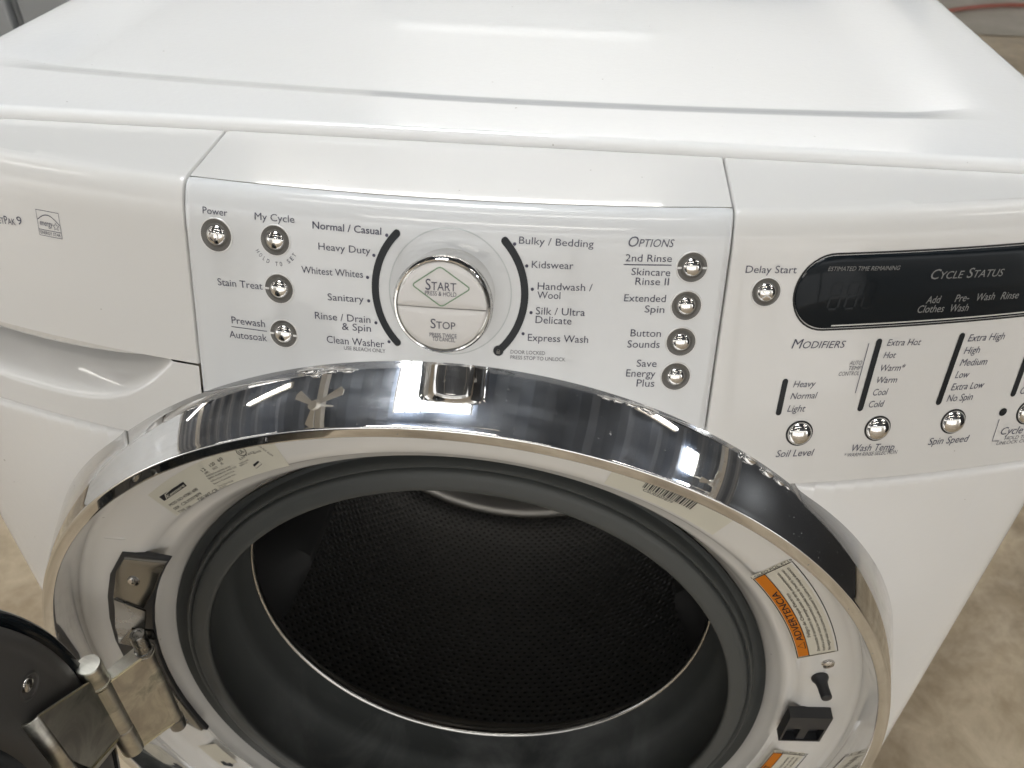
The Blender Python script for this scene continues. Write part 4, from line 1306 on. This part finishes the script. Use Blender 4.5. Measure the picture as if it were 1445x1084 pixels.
# ================================================================== the hall round the machine
# floor
mb = MB(); mb.add([(-30, -20, FLOOR_Z), (30, -20, FLOOR_Z), (30, 30, FLOOR_Z), (-30, 30, FLOOR_Z)], [(0, 1, 2, 3)])
tag(mb.build('concrete_floor', M['concrete'], smooth=False), kind='structure')
mb = MB(); mb.add([(-30, 4.05, FLOOR_Z + 0.004), (30, 4.05, FLOOR_Z + 0.004), (30, 6.5, FLOOR_Z + 0.004), (-30, 6.5, FLOOR_Z + 0.004)], [(0, 1, 2, 3)])
tag(mb.build('pale_floor_strip', M['screed'], smooth=False), kind='structure')
# hose on the floor
mb = MB()
pts = []
for i in range(60):
    t = i / 59
    x = 1.75 + 1.5 * t
    pts.append((x, 4.30 + 0.42 * sin(pi * min(1.0, t * 1.15) ** 0.9) * 0.62 - 0.25 * max(0, t - 0.55), FLOOR_Z + 0.022))
mb.tube(pts, 0.011, 12)
tag(mb.build('hose', M['hose']), 'thin red hose lying on the floor far behind the right of the machine', 'hose')
# back wall with shutter and lamp
mb = MB(); mb.box(-12, 10, 6.5, 6.62, FLOOR_Z, 3.2)
tag(mb.build('back_wall', M['wall'], smooth=False), kind='structure')
sh = thing('roller_shutter', (0.4, 6.5, FLOOR_Z), 'grey slatted roller shutter in the white wall far behind the machine', 'shutter')
mb = MB(); mb.box(-1.60, -1.50, 6.43, 6.498, FLOOR_Z, 1.95); mb.box(2.40, 2.50, 6.43, 6.498, FLOOR_Z, 1.95)
mb.build('guide_rail', M['shutter'], sh, smooth=False)
for k in range(22):
    mb = MB(); z = FLOOR_Z + 0.01 + k * 0.112
    mb.box(-1.498, 2.398, 6.450, 6.490, z, z + 0.108, 0.008)
    mb.build('slat', M['shutter'], sh)
fx = thing('wall_lamp', (-0.5, 6.42, 2.08), 'long lit strip lamp over the roller shutter', 'lamp')
mb = MB(); mb.box(-1.5, 0.55, 6.40, 6.498, 2.08, 2.14, 0.006); mb.build('lamp_body', M['wall'], fx)
mb = MB(); mb.tube([(-1.45, 6.37, 2.10), (0.50, 6.37, 2.10)], 0.03, 12); mb.build('lamp_tube', M['lamp_dim'], fx)

# dark ceiling deck with ribs
CZ = 2.9
V = []; F = []
n = 150
for i in range(n + 1):
    x = -12 + 22 * i / n
    z = CZ + (0.05 if (i // 2) % 2 == 0 else 0.0)
    V += [(x, -5.0, z), (x, 6.5, z)]
for i in range(n): F.append((2 * i, 2 * i + 1, 2 * i + 3, 2 * i + 2))
# opening for the skylight
o = mesh_obj('ceiling_deck', V, F, M['deck'], smooth=False); tag(o, kind='structure')
for k, (x, w) in enumerate(((-1.98, 0.10), (4.55, 0.16), (-6.6, 0.14))):
    mb = MB(); mb.box(x - w / 2, x + w / 2, -5, 6.45, CZ - 0.10, CZ - 0.005); 
    tag(mb.build('ceiling_beam', M['beam'], smooth=False), kind='structure')
sk = thing('skylight', (-0.48, 0.81, CZ - 0.06), 'bright barred skylight panel in the dark ceiling above the machine', 'skylight')
mb = MB(); mb.box(-0.92, -0.06, 0.32, 1.30, CZ - 0.03, CZ - 0.012); mb.build('pane', M['skylight'], sk, smooth=False)
mb = MB()
for x in (-0.92, -0.78, -0.60, -0.04): mb.box(x - 0.012, x + 0.012, 0.30, 1.32, CZ - 0.055, CZ - 0.031)
mb.build('bar', M['beam'], sk, smooth=False)
sk2 = thing('skylight', (3.43, 0.7, CZ - 0.06), 'second bright skylight panel in the ceiling, to the right', 'skylight')
mb = MB(); mb.box(3.26, 3.60, 0.40, 1.00, CZ - 0.03, CZ - 0.012); mb.build('pane', M['skylight'], sk2, smooth=False)
mb = MB()
for x in (3.26, 3.43, 3.60): mb.box(x - 0.012, x + 0.012, 0.38, 1.02, CZ - 0.055, CZ - 0.031)
mb.build('bar', M['beam'], sk2, smooth=False)
def lamp(x0, x1, y, where, z=CZ - 0.10, r=0.024):
    t = thing('ceiling_lamp', ((x0 + x1) / 2, y, z), 'lit tube lamp under the dark ceiling, ' + where, 'lamp', 'tube lamps under the ceiling')
    mb = MB(); mb.box(x0, x1, y - 0.06, y + 0.06, z + 0.035, z + 0.095, 0.006); mb.build('lamp_body', M['beam'], t)
    mb = MB(); mb.tube([(x0 + 0.03, y, z), (x1 - 0.03, y, z)], r, 12); mb.build('lamp_tube', M['tube'], t)
for a in ((-1.25, 0.30, 0.05, 'above the machine'), (-5.2, -2.8, 0.05, 'left end of the first row'), (1.75, 3.20, 0.02, 'right of the skylight'), (-3.8, -2.65, 1.2, 'left of the fan'), (2.0, 2.85, 1.20, 'right, behind the first row'), (-7.9, -5.7, 2.4, 'far left'), (-1.5, 1.0, -1.4, 'in front of the machine'), (-1.5, 1.0, -3.4, 'near the doorway'), (-5.5, -3.2, -1.4, 'front left'), (3.0, 5.5, -1.4, 'front right'), (-2.0, 0.6, 4.2, 'at the back, left half'), (-1.5, 2.5, 5.7, 'added to brighten the back wall')):
    lamp(*a)  # the rearmost lamp is added to brighten the back wall
def fan(x, y, z, rot, where):
    t = thing('ceiling_fan', (x, y, z), 'pale three-bladed ceiling fan hanging ' + where, 'fan', 'ceiling fans')
    mb = MB(); mb.lathe((x, y, z), (0, 0, 1), [(0.02, -0.05), (0.07, -0.045), (0.09, 0.0), (0.07, 0.05), (0.018, 0.06), (0.018, CZ - z)], 24); mb.build('motor', M['beam'], t)
    for k in range(3):
        a = rot + k * 2 * pi / 3; d = Vector((cos(a), sin(a), 0)); s_ = Vector((-sin(a), cos(a), 0.12))
        mb = MB(); mb.slab([Vector((x, y, z - 0.01)) + d * 0.08 - s_ * 0.03, Vector((x, y, z - 0.01)) + d * 0.40 - s_ * 0.075, Vector((x, y, z - 0.01)) + d * 0.43 + s_ * 0.0, Vector((x, y, z - 0.01)) + d * 0.40 + s_ * 0.075, Vector((x, y, z - 0.01)) + d * 0.08 + s_ * 0.03], (0, 0, 1), 0.008)
        mb.build('blade', M['beam'], t, smooth=False)
fan(-1.82, 0.54, 2.50, 0.35, 'left of the skylight by the cream beam'); fan(3.72, 0.42, 2.48, 1.2, 'beside the right-hand skylight')

mb = MB(); mb.box(-6.1, -6.0, -1.0, 6.45, FLOOR_Z, 2.0)
tag(mb.build('cream_partition_wall', M['wall'], smooth=False), kind='structure')
# front wall with added panes filling its wide glowing doorway, in front of the machine
mb = MB(); mb.box(-12, -4.0, -6.3, -6.15, FLOOR_Z, 3.2); mb.box(5.5, 10, -6.3, -6.15, FLOOR_Z, 3.2); mb.box(-4.0, 5.5, -6.3, -6.15, 2.35, 3.2)
tag(mb.build('front_wall', M['wall'], smooth=False), kind='structure')
dw = thing('doorway', (1.0, -6.2, FLOOR_Z), 'wide doorway of added glowing panes, put in to light the front of the machine', 'doorway')
for i in range(4):  # added glowing panes, put in to brighten the machine's front
    x0 = -4.0 + 2.375 * i
    mb = MB(); mb.box(x0 + 0.08, x0 + 2.295, -6.24, -6.22, FLOOR_Z + 0.02, 2.33); mb.build('added_glow_pane', M['added_daylight'], dw, smooth=False)
for i in range(5):
    x0 = -4.0 + 2.375 * i
    mb = MB(); mb.box(x0 - 0.07, x0 + 0.07, -6.21, -6.12, FLOOR_Z, 2.35); mb.build('post', M['beam'], dw, smooth=False)

# neighbouring appliances
def cabinet(x0, x1, y0, y1, ztop, body, label, cat, name, seams=(), split=None):
    t = thing(name, ((x0 + x1) / 2, (y0 + y1) / 2, FLOOR_Z), label, cat)
    mb = MB(); mb.box(x0, x1, y0 + 0.03, y1, FLOOR_Z + 0.03, ztop, 0.012); mb.build('body', body, t)
    zs = [FLOOR_Z + 0.05] + list(seams) + [ztop - 0.01]
    for a, b_ in zip(zs[:-1], zs[1:]):
        mb = MB(); mb.box(x0 + 0.004, x1 - 0.004, y0, y0 + 0.028, a + 0.004, b_ - 0.004, 0.006); mb.build('front_door', body, t)
    for i in (0, 1):
        for j in (0, 1):
            mb = MB(); mb.lathe((x0 + 0.06 + i * (x1 - x0 - 0.12), y0 + 0.08 + j * (y1 - y0 - 0.14), FLOOR_Z), (0, 0, 1), [(0.02, 0), (0.02, 0.031)], 14); mb.build('foot', M['black_plastic'], t)
    return t
g1 = cabinet(-1.178, -0.56, 1.50, 2.15, 0.30, M['silver_paint'], 'grey appliance right of the narrow gap, far behind the left edge of the washer', 'dryer', 'dryer', (0.18,))
g2 = cabinet(-1.82, -1.198, 1.50, 2.15, 0.30, M['silver_paint'], 'grey appliance left of the narrow gap, in the top left corner', 'dryer', 'dryer', (0.18,))
bf = cabinet(2.35, 3.10, -0.90, 1.95, 1.32, M['black_appliance'], 'tall black refrigerator standing to the right of the machine', 'refrigerator', 'refrigerator', (0.15,))
wh = cabinet(-3.30, -2.55, 0.30, 1.95, 0.95, M['enamel'], 'white chest freezer standing to the left of the machine', 'freezer', 'freezer')
